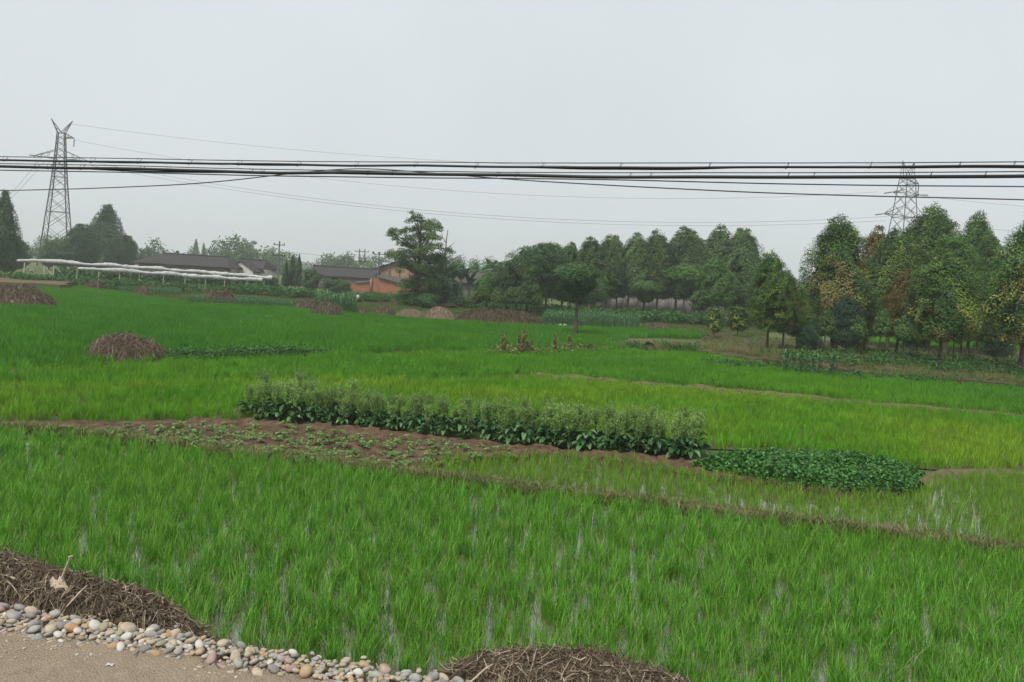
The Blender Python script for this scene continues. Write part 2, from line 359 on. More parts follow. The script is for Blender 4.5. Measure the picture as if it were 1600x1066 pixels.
def leafcards(mb, rng, C, Nrm, L, W, tint, droop=0.0):
    """one rhombic leaf per centre, folded a little along its midrib"""
    n = len(C); Nrm = Nrm / (np.linalg.norm(Nrm, axis=1)[:, None] + 1e-9)
    t = rng.normal(0, 1, (n, 3)); t[:, 2] -= droop; t -= Nrm * np.sum(t * Nrm, 1)[:, None]; t /= np.linalg.norm(t, axis=1)[:, None] + 1e-9
    b = np.cross(Nrm, t); s = rng.uniform(0.7, 1.3, n)[:, None]
    V = np.stack([C - t * L / 2 * s, C + b * W / 2 * s + Nrm * W * 0.15, C + t * L / 2 * s, C - b * W / 2 * s + Nrm * W * 0.15], 1).reshape(-1, 3)
    F = np.arange(n * 4).reshape(n, 4)
    mb.add(V, F, tint)
def rdirs(rng, n):
    d = rng.normal(0, 1, (n, 3)); return d / np.linalg.norm(d, axis=1)[:, None]

# ================================================================== THE SETTING
g = MB(); NX = 24
xs = np.linspace(-690, 690, NX); ys = np.linspace(-90, 890, NX)
V = np.array([(x, y, -0.02) for y in ys for x in xs]); F = [(j * NX + i, j * NX + i + 1, (j + 1) * NX + i + 1, (j + 1) * NX + i) for j in range(NX - 1) for i in range(NX - 1)]
g.add(V, F); tag(g.obj('ground', m_ground), 'flat green farmland under everything', kind='structure')

# road: its field-side edge runs at about -11 degrees
RA = G(0, 958, 0.47)[:2]; RD = G(640, 1066, 0.47)[:2] - RA; RD /= np.linalg.norm(RD); RNv = np.array([-RD[1], RD[0]])   # RNv points to the field
def road_pt(s, off, z): p = RA + RD * s + RNv * off; return np.array([p[0], p[1], z])
ROADZ = 0.5
g = MB(); ss = np.arange(-45, 46, 0.25); offs = [-7.5, -6, -4, -2.5, -1.5, -1.0, -0.7, -0.45, -0.2]
V = []
for s in ss:
    for of in offs:
        p = road_pt(s, of, 0); V.append((p[0], p[1], ROADZ + 0.018 * vnoise(p[0] * 1.1, p[1] * 1.1, 3) + 0.012 * vnoise(p[0] * 4, p[1] * 4, 4)))
no = len(offs); F = [(i * no + j, (i + 1) * no + j, (i + 1) * no + j + 1, i * no + j + 1) for i in range(len(ss) - 1) for j in range(no - 1)]
g.add(np.array(V), F); tag(g.obj('road', m_road, smooth=True), 'bare beige dirt road in the lower left corner', kind='structure')
g = MB(); prof = [(-0.2, 0.49), (0.0, 0.47), (0.12, 0.40), (0.3, 0.22), (0.5, 0.06), (0.75, -0.03)]
V = []
for s in ss:
    for of, z in prof:
        p = road_pt(s, of + 0.06 * vnoise(s * 1.3, of * 3, 8), 0); V.append((p[0], p[1], z + 0.03 * vnoise(s * 2.2, of * 6, 5)))
no = len(prof); F = [(i * no + j, (i + 1) * no + j, (i + 1) * no + j + 1, i * no + j + 1) for i in range(len(ss) - 1) for j in range(no - 1)]
g.add(np.array(V), F); tag(g.obj('road_embankment', m_bund, smooth=True), 'low earth slope between the dirt road and the paddy', kind='structure')

# lines across the fields, as photo pixels on the ground
LA = [(-320, 640), (0, 672), (100, 681), (330, 708), (540, 733), (760, 762), (960, 786), (1250, 823), (1600, 868), (1950, 913)]
LB = [(-320, 608), (0, 588), (150, 580), (270, 571), (500, 562), (760, 554), (930, 552), (1090, 556), (1200, 575), (1310, 591), (1600, 615), (1950, 645)]
LC = [(840, 591), (950, 601), (1100, 613), (1350, 636), (1600, 657), (1950, 688)]
A_w = Gs(LA, 0.0); C_w = Gs(LC, 0.0)
road_base = [road_pt(s, 0.72, 0) for s in (-9, -4, 0, 4, 9, 14)]
P1 = np.array([*A_w - np.array([0.1, 0.36, 0]), *road_base[::-1]])
P2 = Gs([(640, 741), (700, 722), (860, 714), (1000, 724), (1085, 744), (1300, 774), (1425, 778), (1462, 752), (1560, 744), (1950, 765), (1950, 906), (1600, 861), (1250, 817), (960, 780), (760, 756)])
P3 = Gs([(-320, 634), (0, 665), (100, 664), (370, 656), (395, 645), (700, 668), (1100, 702), (1250, 708), (1440, 733), (1500, 738), (1950, 758),
         (1950, 691), (1600, 660), (1350, 639), (1100, 616), (950, 604), (840, 594), (650, 602), (380, 600), (0, 612), (-320, 624)])
P4 = Gs([(-320, 622), (0, 610), (380, 598), (650, 600), (840, 588), (950, 598), (1100, 610), (1350, 632), (1600, 653), (1950, 684)] + LB[::-1])
P5 = Gs([(x, y - 4) for x, y in LB[:8]] + [(1040, 546), (950, 540), (1000, 527), (1085, 530), (1090, 522), (1000, 519), (850, 513), (720, 507), (640, 502), (560, 495), (500, 492), (450, 483),
         (300, 479), (190, 461), (100, 449), (0, 443), (-320, 420)])
def sheet(name, poly, z, mat, label):
    mb = MB(); mb.add(np.array([(p[0], p[1], 0) for p in poly]), [], 0)
    me = bpy.data.meshes.new(name); me.from_pydata([(p[0], p[1], z) for p in poly], [], [tuple(range(len(poly)))]); me.materials.append(mat)
    o = link(name, me); return tag(o, label, kind='structure')
sheet('paddy_water', P1, 0.012, m_water, 'shallow water standing between the nearest rice rows')
sheet('paddy_water', P2, 0.014, m_water, 'shallow water standing in the sparse paddy behind the bund')
sheet('paddy_mud', P3, 0.012, m_mud, 'wet mud under the yellow-green rice')
sheet('paddy_mud', P4, 0.006, m_mud, 'wet mud under the deep green rice')
sheet('paddy_mud', P5, 0.0, m_mud, 'wet mud under the far rice field')

def berm(name, pts, width, height, mat, label, step=0.2, seed=1, kind='structure', cat=None, rag=0.25):
    pts = resample(np.asarray(pts)[:, :2], step); n = len(pts); V = []
    pr = [(-0.5, -0.05), (-0.36, 0.45), (-0.16, 0.92), (0.1, 1.0), (0.34, 0.55), (0.5, -0.05)]
    for i in range(n):
        d = pts[min(i + 1, n - 1)] - pts[max(i - 1, 0)]; d /= np.linalg.norm(d); nn = np.array([-d[1], d[0]])
        s = i * step
        ww = width * (1 + rag * vnoise(s * 0.9 / max(width, .3), 0.5, seed)); hh = height * (1 + 0.45 * vnoise(s * 0.8 / max(width, .3), 3.5, seed + 1))
        of = width * 0.25 * vnoise(s * 0.5 / max(width, .3), 7.5, seed + 2)
        for a, b in pr:
            q = pts[i] + nn * (a * ww + of); V.append((q[0], q[1], b * hh + 0.12 * height * vnoise(q[0] * 5, q[1] * 5, seed)))
    k = len(pr); F = [(i * k + j, (i + 1) * k + j, (i + 1) * k + j + 1, i * k + j + 1) for i in range(n - 1) for j in range(k - 1)]
    mb = MB(); mb.add(np.array(V), F); o = mb.obj(name, mat, smooth=True)
    return tag(o, label, cat, kind=kind)
berm('earth_bund', A_w, 0.21, 0.14, m_bund, 'narrow earth bund running across behind the nearest paddy', 0.12, 11)
berm('earth_bund', C_w, 0.5, 0.2, m_bund, 'thin earth bund between yellow and deep green rice', 0.2, 12)
berm('earth_bund', Gs(LB[:5]), 0.6, 0.14, m_bund, 'low grassy bund past the lone haystack', 0.25, 13)
berm('earth_bund', Gs(LB[4:8]), 1.0, 0.12, m_bund, 'weedy bund where the withered stalks stand', 0.3, 14)
berm('earth_bund', Gs([(1432, 764), (1452, 752), (1480, 744), (1540, 741), (1620, 747)]), 0.5, 0.13, m_bund, 'short earth path at the right end of the leafy patch', 0.12, 15)
# soil bed with seedlings
def patch(name, poly, step, zf, mat, label, kind='structure'):
    poly = np.asarray(poly); lo = poly[:, :2].min(0); hi = poly[:, :2].max(0)
    nx = int((hi[0] - lo[0]) / step) + 2; ny = int((hi[1] - lo[1]) / step) + 2
    X, Y = np.meshgrid(lo[0] + np.arange(nx) * step, lo[1] + np.arange(ny) * step)
    V = np.stack([X.ravel(), Y.ravel(), zf(X.ravel(), Y.ravel())], 1)
    ins = inpoly(V, poly).reshape(ny, nx); idx = np.arange(nx * ny).reshape(ny, nx)
    ok = ins[:-1, :-1] | ins[1:, :-1] | ins[:-1, 1:] | ins[1:, 1:]
    F = np.stack([idx[:-1, :-1][ok], idx[:-1, 1:][ok], idx[1:, 1:][ok], idx[1:, :-1][ok]], 1)
    mb = MB(); mb.add(V, F); cnt_ = {}
    for f in F:
        for a_, b_ in ((f[0], f[1]), (f[1], f[2]), (f[2], f[3]), (f[3], f[0])):
            kk = (min(a_, b_), max(a_, b_)); cnt_[kk] = cnt_.get(kk, 0) + 1
    for (a_, b_), c_ in cnt_.items():
        if c_ == 1:
            q0, q1 = V[a_].copy(), V[b_].copy(); q0[2] = q1[2] = -0.06; mb.add(np.array([V[a_], V[b_], q1, q0]), [(0, 1, 2, 3)])
    o = mb.obj(name, mat); return tag(o, label, kind=kind)
SB = Gs([(-40, 669), (100, 667), (375, 660), (500, 668), (800, 700), (1090, 724), (1180, 738), (1420, 768), (1300, 774), (1085, 747), (1000, 728), (860, 716), (700, 726), (630, 742), (540, 730), (330, 706), (100, 679)])
patch('soil_bed', SB, 0.06, lambda x, y: 0.085 + 0.035 * vnoise(x * 3, y * 3, 2) + 0.04 * vnoise(x * 9, y * 9, 5), m_soil, 'reddish brown soil bed dotted with seedlings')
# brown dry plot at mid right, terrace under the grove, banks under the trellis
patch('dry_plot', Gs([(930, 537), (1000, 531), (1090, 537), (1110, 545), (1020, 548), (950, 545)], 0.1), 0.4, lambda x, y: 0.14 + 0.07 * vnoise(x * 1.5, y * 1.5, 7), m_drybed, 'small dry brown plot in front of the far corn')
GRZ = 0.3
TER = Gs([(1085, 546), (1130, 552), (1200, 558), (1300, 571), (1400, 586), (1600, 600), (2000, 640), (2000, 575), (1600, 551), (1400, 538), (1250, 530), (1120, 524)], GRZ)
patch('grove_terrace', TER, 0.5, lambda x, y: GRZ + 0.1 * vnoise(x * 0.7, y * 0.7, 9) + 0.05 * vnoise(x * 2, y * 2, 10), m_bank, 'low earth terrace under the tree grove')
berm('earth_bank', Gs([(1010, 551), (1090, 550), (1130, 556), (1200, 562), (1300, 576), (1400, 590), (1600, 606), (2000, 648)]), 1.3, 0.42, m_bank, 'ragged brown earth bank along the front of the grove', 0.3, 21)
berm('earth_bank', Gs([(-320, 420), (-100, 432), (0, 441), (100, 447), (190, 449), (290, 453), (400, 460), (500, 470), (560, 474)]), 2.6, 0.55, m_bank, 'brown terrace bank below the netted trellis', 0.5, 22)
berm('earth_bank', Gs([(560, 468), (640, 476), (700, 482), (700, 483)]), 2.4, 0.4, m_bank, 'overgrown bank below the orange brick wall', 0.5, 23)
berm('earth_bank', Gs([(860, 493), (930, 494), (1010, 499), (1090, 507), (1180, 511)]), 3.0, 0.6, m_bank, 'brown bank below the far row of trees', 0.5, 24)
patch('dry_plot', Gs([(-320, 408), (0, 430), (60, 433), (105, 440), (90, 446), (0, 440), (-320, 418)], 0.5), 0.8, lambda x, y: 0.55 + 0.12 * vnoise(x * .6, y * .6, 17), m_drybed, 'yellowish dry plot in front of the trellis end')

# ================================================================== RICE
rng = np.random.default_rng(7)
def rice_tuft(seed, mat, nb=26, h=0.5, w=0.011, segs=4, spread=0.028):
    r = np.random.default_rng(seed); mb = MB()
    blades(mb, r, [(0, 0, -0.02)], nb, h * 0.6, h * 1.1, w, (0.02, 0.32), 0.7, segs, spread, (0, 0.96))
    blades(mb, r, [(0, 0, -0.02)], 2, h * 0.3, h * 0.6, w, (0.3, 0.9), 0.9, segs, spread, (0.97, 1.0))
    return mb.mesh('rice_tuft', mat)
def rows(poly, row, gap, jit, ang, rng):
    poly = np.asarray(poly)[:, :2]; ca, sa = math.cos(ang), math.sin(ang)
    u = np.array([ca, sa]); v = np.array([-sa, ca])
    pu = poly @ u; pv = poly @ v
    A, B = np.meshgrid(np.arange(pu.min(), pu.max(), row), np.arange(pv.min(), pv.max(), gap))
    A = A + rng.normal(0, jit, A.shape); B = B + rng.normal(0, jit * 1.6, B.shape)
    P = A.reshape(-1, 1) * u + B.reshape(-1, 1) * v
    return P[inpoly(P, poly)]
def z0(P, z): return np.concatenate([P, np.full((len(P), 1), z)], 1)
ANG = math.radians(-11)
c1 = proto_collection('rice_near', [rice_tuft(100 + i, m_rice1, 34, 0.325, 0.0062, 5, 0.030) for i in range(8)])
pts = rows(P1, 0.18, 0.115, 0.042, ANG + 0.06, rng)
keep = rng.random(len(pts)) > 0.05 + 0.22 * np.clip(vnoise(pts[:, 0] * 0.8, pts[:, 1] * 0.8, 31), 0, 1)
o = scatter('rice_crop', z0(pts[keep], 0), c1, rng, (0.8, 1.15), 0.06)
tag(o, 'nearest bright green rice paddy with water glinting between its rows', 'rice', kind='stuff')
c2 = proto_collection('rice_sparse', [rice_tuft(200 + i, m_rice2, 22, 0.30, 0.0068, 4) for i in range(6)])
pts = rows(P2, 0.2, 0.13, 0.035, ANG + 0.05, rng)
keep = rng.random(len(pts)) > 0.12
o = scatter('rice_crop', z0(pts[keep], 0), c2, rng, (0.75, 1.1), 0.07)
tag(o, 'sparse rice paddy between the earth bund and the leafy vegetable bed', 'rice', kind='stuff')
def rice_patch(seed, mat, size, nt, nb, h, w, segs=3):
    r = np.random.default_rng(seed); mb = MB()
    base = np.concatenate([r.uniform(-size / 2, size / 2, (nt, 2)), np.zeros((nt, 1))], 1)
    blades(mb, r, base, nt * nb, h * 0.6, h * 1.1, w, (0.03, 0.45), 0.7, segs, 0.03, (0, 1))
    return mb.mesh('rice_patch', mat)
def field(name, poly, mat, size, nt, nb, h, w, seed, label, segs=3, nvar=6):
    c = proto_collection(name + str(seed), [rice_patch(seed + i, mat, size * 1.25, nt, nb, h, w, segs) for i in range(nvar)])
    r = np.random.default_rng(seed); pts = rows(poly, size, size, size * 0.06, ANG, r)
    o = scatter(name, z0(pts, 0), c, r, (0.9, 1.1)); o.data.name = name
    return tag(o, label, 'rice', kind='stuff')
field('rice_crop', P3, m_rice3, 0.6, 18, 17, 0.34, 0.0095, 300, 'yellow-green rice on both sides of the tall leafy vegetable row')
field('rice_crop', P4, m_rice4, 0.7, 24, 14, 0.37, 0.012, 400, 'deep green rice strip behind the yellowish rice')
field('rice_crop', P5, m_rice5, 1.0, 34, 12, 0.42, 0.019, 500, 'wide far rice field dotted with haystacks', 2)

P6 = Gs([(1320, 541), (1420, 548), (1600, 558), (1950, 580), (1950, 545), (1600, 528), (1420, 521), (1320, 517)])
field('rice_crop', P6, m_rice4, 1.0, 34, 10, 0.4, 0.02, 560, 'strip of green field glimpsed between the trunks behind the grove', 2)
# ---- verge grass along bunds and banks
def verge_proto(seed, h=0.16, nb=14, mat=None):
    r = np.random.default_rng(seed); mb = MB()
    blades(mb, r, [(0, 0, 0)], nb, h * 0.4, h, 0.008, (0.2, 1.1), 0.9, 3, 0.05, (0, 1)); return mb.mesh('verge_tuft', mat or m_verge)
cv = proto_collection('verge', [verge_proto(600 + i) for i in range(5)])
def along(pts, n, width, z, rng):
    q = resample(np.asarray(pts)[:, :2], 0.1); i = rng.integers(0, len(q), n); p = q[i] + rng.normal(0, width, (n, 2)); return z0(p, z)
r = np.random.default_rng(61)
tag(scatter('grass', along(A_w, 6000, 0.10, 0.06, r), cv, r, (0.5, 1.5)), 'thin dry grass along the narrow earth bund', 'grass', kind='stuff')
tag(scatter('grass', along(C_w, 1500, 0.2, 0.1, r), cv, r, (0.5, 1.4)), 'thin grass on the bund between yellow and green rice', 'grass', kind='stuff')
cvb = proto_collection('verge_big', [verge_proto(620 + i, 0.5, 22) for i in range(5)])
bp = np.concatenate([along(Gs([(1010, 551), (1090, 550), (1200, 562), (1400, 590), (1600, 606), (2000, 648)]), 1500, 0.7, 0.25, r),
                     along(Gs([(1130, 545), (1250, 555), (1400, 570), (1600, 588), (1900, 610)], GRZ), 1500, 1.6, 0.3, r)])
tag(scatter('grass', bp, cvb, r, (0.4, 1.2)), 'rough grass on the earth bank before the grove', 'grass', kind='stuff')
tp_ = rows(TER, 0.42, 0.42, 0.15, 0.2, r); cvg = proto_collection('turf', [verge_proto(650 + i, 0.3, 26, m_weedgrass) for i in range(5)])
tag(scatter('grass', z0(tp_, GRZ), cvg, r, (0.5, 1.3)), 'patchy turf under the grove trees', 'grass', kind='stuff')
P7 = Gs([(100, 449), (190, 461), (300, 479), (450, 483), (560, 495), (640, 502), (720, 507), (850, 513), (870, 497), (760, 488), (690, 480), (560, 474), (500, 470), (400, 460), (290, 454), (190, 450)])
field('meadow_grass', P7, m_weedgrass, 1.0, 30, 10, 0.2, 0.03, 570, 'rough green meadow behind the row of haystacks', 2)['category'] = 'grass'
P8 = Gs([(1000, 520), (1090, 523), (1085, 531), (1180, 536), (1200, 516), (1090, 509), (1000, 503)])
field('meadow_grass', P8, m_weedgrass, 1.0, 30, 10, 0.2, 0.03, 580, 'rough green meadow between dry plot and far trees', 2)['category'] = 'grass'
cw = []
for i in range(5):
    rr = np.random.default_rng(640 + i); mb = MB(); C = rr.normal(0, 1, (90, 3)) * np.array([0.3, 0.3, 0.16]) + np.array([0, 0, 0.28])
    leafcards(mb, rr, C, rr.normal(0, 1, (90, 3)) + np.array([0, 0, 1.2]), 0.17, 0.09, rr.random(90)); cw.append(mb.mesh('weed', m_weed))
cweed = proto_collection('weeds', cw)
tag(scatter('weeds', along(Gs([(268, 567), (330, 566), (400, 563), (490, 559)]), 150, 0.22, 0.02, r), cweed, r, (0.35, 0.8)), 'dark low weeds trailing right from the lone haystack', 'weeds', kind='stuff')
wp = np.concatenate([along(Gs([(555, 470), (620, 472), (690, 478)]), 420, 1.3, 0.25, r), along(Gs([(560, 466), (690, 474)]), 260, 1.2, 0.2, r)])
tag(scatter('weeds', wp, cweed, r, (0.45, 1.0)), 'tangled green weeds below the orange brick wall', 'weeds', kind='stuff')
wp = np.concatenate([along(Gs([(1200, 566), (1280, 576), (1400, 584), (1600, 600)]), 240, 0.7, 0.3, r), along(Gs([(1250, 552), (1380, 560), (1600, 575), (1900, 600)], GRZ), 260, 1.2, 0.3, r)])
tag(scatter('weeds', wp[::2], cweed, r, (0.35, 0.95)), 'leafy weeds at the feet of the grove trees', 'weeds', kind='stuff')
wp = along(Gs([(1000, 549), (1060, 553), (1090, 555)]), 60, 0.3, 0.08, r)
tag(scatter('weeds', wp, cweed, r, (0.4, 0.9)), 'low weeds on the bund in front of the dry plot', 'weeds', kind='stuff')
wp = np.concatenate([along(Gs([(0, 443), (100, 449), (200, 455), (400, 462), (500, 470)]), 200, 0.8, 0.3, r), along(Gs([(860, 496), (1000, 503), (1180, 514)]), 260, 1.2, 0.3, r),
                     along(Gs([(700, 476), (860, 492)]), 200, 2.0, 0.1, r)])
tag(scatter('weeds', wp, cweed, r, (0.6, 1.6)), 'scattered weeds on the far field banks', 'weeds', kind='stuff')
cab = along(Gs([(1310, 594), (1400, 598), (1500, 603), (1600, 609), (1900, 632)]), 420, 0.42, 0.02, r)
tag(scatter('vegetables', cab, cweed, r, (0.35, 0.65)), 'grey-green low vegetable strip in front of the right grove', 'vegetables', kind='stuff')
cab = along(Gs([(1110, 574), (1200, 580), (1310, 592)]), 120, 0.35, 0.02, r)
tag(scatter('vegetables', cab, cweed, r, (0.35, 0.7)), 'thin scatter of young vegetables around the four tall stalks', 'vegetables', kind='stuff')
# ================================================================== STRAW
def mound_height(kind, u, v, seed):
    """unit mound over the (u, v) footprint, |(u, v)| <= 1"""
    r = np.sqrt(u * u + v * v); a = np.arctan2(v, u)
    rr = r * (1 + 0.10 * vnoise(np.cos(a) * 1.6 + 5, np.sin(a) * 1.6 + 5, seed))
    base = np.clip(1 - rr ** (2.6 if kind == 'dome' else 1.7), 0, 1) ** (0.75 if kind == 'dome' else 0.9)
    return base * (1 + 0.18 * vnoise(u * 2.6, v * 2.6, seed + 1) + 0.08 * vnoise(u * 7, v * 7, seed + 2))
def straw_pile(name, loc, a, b, h, rz, label, seed, nst, ln, w, kind='dome', mat=None, cat='haystack', group=None, skew=0.0, ncore=26, tint=(0.0, 1.0), pw=1.4, steps=3):
    """core mound plus nst loose strands lying on it; a, b = half widths"""
    r = np.random.default_rng(seed); root = empty(name, loc, rz); mat = mat or m_straw
    mb = MB(); n = ncore; gu, gv = np.meshgrid(np.linspace(-1.05, 1.05, n), np.linspace(-1.05, 1.05, n))
    gu, gv = gu.ravel(), gv.ravel()
    def H(u, v): return h * mound_height(kind, u - skew * 0.3 * (1 - u * u), v, seed)
    Z = H(gu, gv); V = np.stack([gu * a, gv * b, Z - 0.03 - 0.02 * h], 1)
    ins = (gu * gu + gv * gv).reshape(n, n) < 1.1; idx = np.arange(n * n).reshape(n, n)
    ok = ins[:-1, :-1] & ins[1:, 1:] & ins[:-1, 1:] & ins[1:, :-1]
    mb.add(V, np.stack([idx[:-1, :-1][ok], idx[:-1, 1:][ok], idx[1:, 1:][ok], idx[1:, :-1][ok]], 1))
    mb.obj('straw_core', m_core, root, smooth=True)
    mb = MB(); ang = r.uniform(0, 6.283, nst); rad = np.sqrt(r.random(nst)) * 1.02
    u, v = rad * np.cos(ang), rad * np.sin(ang); dr = r.uniform(0, 6.283, nst)
    # strands mostly lie down the slope or across it
    down = r.random(nst) < 0.3; dr = np.where(down, ang + r.normal(0, 0.7, nst), dr)
    L = ln * r.uniform(0.4, 1.3, nst); bend = r.normal(0, 0.5, nst); lift = np.abs(r.normal(0, 0.03, nst)) * (ln / 0.35); tipup = np.where(r.random(nst) < (0.24 if steps == 4 else 0.16), r.uniform(0.0, 0.4, nst) * ln, r.normal(0, 0.03, nst) * ln)
    rows_ = []
    for k in range(steps + 1):
        f = k / steps - 0.5; dd = dr + bend * f
        x = u * a + np.cos(dd) * L * f; y = v * b + np.sin(dd) * L * f
        z = H(x / a, y / b) + lift + tipup * (f + 0.5) ** 2
        sx, sy = -np.sin(dd), np.cos(dd); wd = w * r.uniform(0.6, 1.3, nst) * (1 - 0.5 * abs(f) * 2)
        t = r.normal(0, 0.6, nst)
        rows_ += [np.stack([x - sx * wd / 2, y - sy * wd / 2, z - t * wd / 2], 1), np.stack([x + sx * wd / 2, y + sy * wd / 2, z + t * wd / 2], 1)]
    V = np.stack(rows_, 1).reshape(-1, 3); m = 2 * (steps + 1); i0 = np.arange(nst) * m
    tt = tint[0] + (tint[1] - tint[0]) * r.random(nst) ** pw
    mb.add(V, np.concatenate([np.stack([i0 + 2 * k, i0 + 2 * k + 1, i0 + 2 * k + 3, i0 + 2 * k + 2], 1) for k in range(steps)]), np.concatenate([tt] * steps))
    s = mb.obj('loose_straw', mat, root); s['kind'] = 'stuff'
    return tag(root, label, cat, group)

GH = 'haystacks standing in the rice fields'
def stack(px, py, w, h, label, seed, kind='dome', mat=None, deep=0.75, rz=0.0, skew=0.0, dens=1.0, z=0.0, tint=(0, 1)):
    p = G(px, py, z); k = ppm(p); a = w / k / 2; hh = h / k * 0.95; b = a * deep
    far = np.linalg.norm(p)
    wst = max(0.007, 0.0004 * far); n = int(dens * 10000 * min(2.2, max(0.6, a)))
    pu = p[:2] / np.linalg.norm(p[:2]); q2 = p[:2] + pu * b
    return straw_pile('haystack', (q2[0], q2[1], z), a, b, hh, rz, label, seed, n, min(0.5, a * 0.36), wst, kind, mat, 'haystack', GH, skew, tint=tint)
stack(200, 571, 138, 37, 'lone dark brown haystack with pale trailing straw, beside trailing weeds', 1001, skew=-0.3, dens=2.0)
stack(18, 483, 142, 33, 'big broad haystack cut off by the edge of the picture', 1002, deep=0.5, dens=1.6)
stack(146, 456, 34, 18, 'small rounded haystack below the middle of the white-netted trellis', 1003)
stack(222, 465, 28, 16, 'tiny low haystack between the trellis and the lone dark haystack', 1004)
stack(343, 479, 58, 25, 'pointed brown haystack standing in front of the long corn row', 1005, kind='cone', dens=1.3)
stack(345, 457, 34, 8, 'low brown straw heap behind the pointed haystack', 1006, kind='cone')
stack(478, 485, 46, 15, 'dark brown straw heap between corn row and tall corn clump', 1007, kind='cone')
stack(512, 499, 54, 23, 'reddish brown dome haystack in front of the tall corn clump', 1008, dens=1.4)
stack(568, 493, 22, 8, 'smallest low haystack right of the tall corn clump', 1009)
stack(602, 497, 36, 16, 'rounded grey-brown haystack, just left of the pale straw heaps', 1010)
stack(640, 499, 52, 13, 'low pale straw heap left of the larger pale one', 1011, kind='cone', mat=m_pale_straw)
stack(682, 502, 64, 18, 'larger pale bleached straw heap next to the long brown one', 1012, kind='cone', mat=m_pale_straw, skew=0.5)
stack(778, 509, 140, 23, 'very long low brown straw heap in front of the dark tree clump', 1013, kind='dome', deep=0.25, dens=1.6, tint=(0, 0.85))
stack(1065, 520, 34, 7, 'low brown straw heap behind the dry plot', 1014, kind='cone')
stack(1030, 517, 44, 8, 'flat grey-brown straw heap at the end of the far corn', 1015, kind='cone')

# foreground piles on the road edge (strand by strand)
p = G(120, 990, 0.35)
def fg_pile(cx_s, off, a, b, h, seed, label, n, z=0.28, skew=0.0, kind='cone'):
    q = road_pt(cx_s, off, z); rz = math.atan2(RD[1], RD[0])
    return straw_pile('straw_pile', (q[0], q[1], z), a, b, h, rz, label, seed, n, 0.26, 0.0085, kind, None, 'straw pile', 'straw piles dumped on the road edge', skew, 40, (0.0, 1.0), 1.25, 4)
FG1 = fg_pile(-0.72, 0.5, 2.3, 0.50, 0.40, 2001, 'long heap of dark tangled straw behind the roadside cobbles', 17000, 0.2, kind='dome')
FG2 = fg_pile(4.95, 0.55, 1.15, 0.42, 0.25, 2002, 'brown straw heap cut off by the bottom edge of the picture', 10000, 0.25, kind='dome')
r = np.random.default_rng(19); mb = MB(); n = 900
sv = np.concatenate([r.uniform(-3, 2.6, n // 2), r.uniform(3.2, 6.6, n - n // 2)]); ov = r.uniform(-0.3, 0.85, n)
for s_, o_ in zip(sv, ov):
    zz = float(np.interp(o_, [a for a, b in prof], [b for a, b in prof])) + 0.035; p = road_pt(s_, o_, zz); a_ = r.uniform(0, 6.28); L_ = r.uniform(.05, .2); d_ = np.array([math.cos(a_), math.sin(a_), r.normal(0, .15)]) * L_ / 2; w_ = np.array([-math.sin(a_), math.cos(a_), 0]) * .004
    mb.add(np.array([p - d_ - w_, p - d_ + w_, p + d_ + w_, p + d_ - w_]), [(0, 1, 2, 3)], r.random())
tag(mb.obj('straw_litter', m_straw), 'loose straw littered along the road embankment', 'straw', kind='stuff')
# pale torn root scrap lying on the long heap
q = G(92, 915, 0.72); sc = empty('torn_husk', q)
r = np.random.default_rng(5); mb = MB(); n = 9
gu, gv = np.meshgrid(np.linspace(-1, 1, n), np.linspace(-1, 1, n)); gu, gv = gu.ravel(), gv.ravel()
V = np.stack([gu * 0.10 * (1 + 0.2 * vnoise(gu * 1.1, gv * 1.1, 3)) * np.sqrt(np.clip(1 - 0.45 * gv ** 2, 0, 1)), gv * 0.05 * (1 + 0.25 * vnoise(gu * 1.2, gv * 1.2, 4)) * np.sqrt(np.clip(1 - 0.45 * gu ** 2, 0, 1)), 0.03 + 0.045 * vnoise(gu * 2.2, gv * 2.2, 8) - 0.02 * gu ** 2 + gv * 0.04], 1)
idx = np.arange(n * n).reshape(n, n); mb.add(V, np.stack([idx[:-1, :-1].ravel(), idx[:-1, 1:].ravel(), idx[1:, 1:].ravel(), idx[1:, :-1].ravel()], 1))
V *= 0.72
ang_ = np.arctan2(gv, gu); V[:, :2] *= (1 + 0.42 * vnoise(np.cos(ang_) * 2.6 + 8, np.sin(ang_) * 2.6, 21) * np.sqrt(gu ** 2 + gv ** 2))[:, None]; V[:, 2] += 0.03 * vnoise(gu * 4, gv * 4, 31)
mb.v = [V]
hk = mb.obj('husk', m_paper, sc, smooth=True)
md = hk.modifiers.new('thick', 'SOLIDIFY'); md.thickness = 0.012
mb = MB(); tube(mb, [(0.02, 0, 0.06), (0.05, 0.01, 0.16), (0.09, 0.0, 0.26)], [0.011, 0.009, 0.008], 6); tube(mb, [(0.075, 0, 0.25), (0.11, 0, 0.265)], [0.009, 0.006], 5); mb.obj('stalk', m_paper, sc)
tag(sc, 'pale torn husk with an upright stalk on the dark straw heap', 'husk')
def twig(px1, py1, z1, px2, py2, z2, label):
    a_ = G(px1, py1, z1); b_ = G(px2, py2, z2); mb = MB(); mid = (a_ + b_) / 2 + np.array([0.02, 0, 0.03]); o_ = a_.copy()
    tube(mb, [a_ - o_, mid - o_, b_ - o_], [0.006, 0.008, 0.005], 6); tag(mb.obj('straw_stalk', m_paper, None, True, o_), label, 'stalk')
twig(104, 948, 0.66, 136, 915, 0.72, 'long pale bent stalk lying on the long dark straw heap')
twig(735, 1066, 0.62, 770, 1038, 0.66, 'pale split stalk on the bottom straw heap')

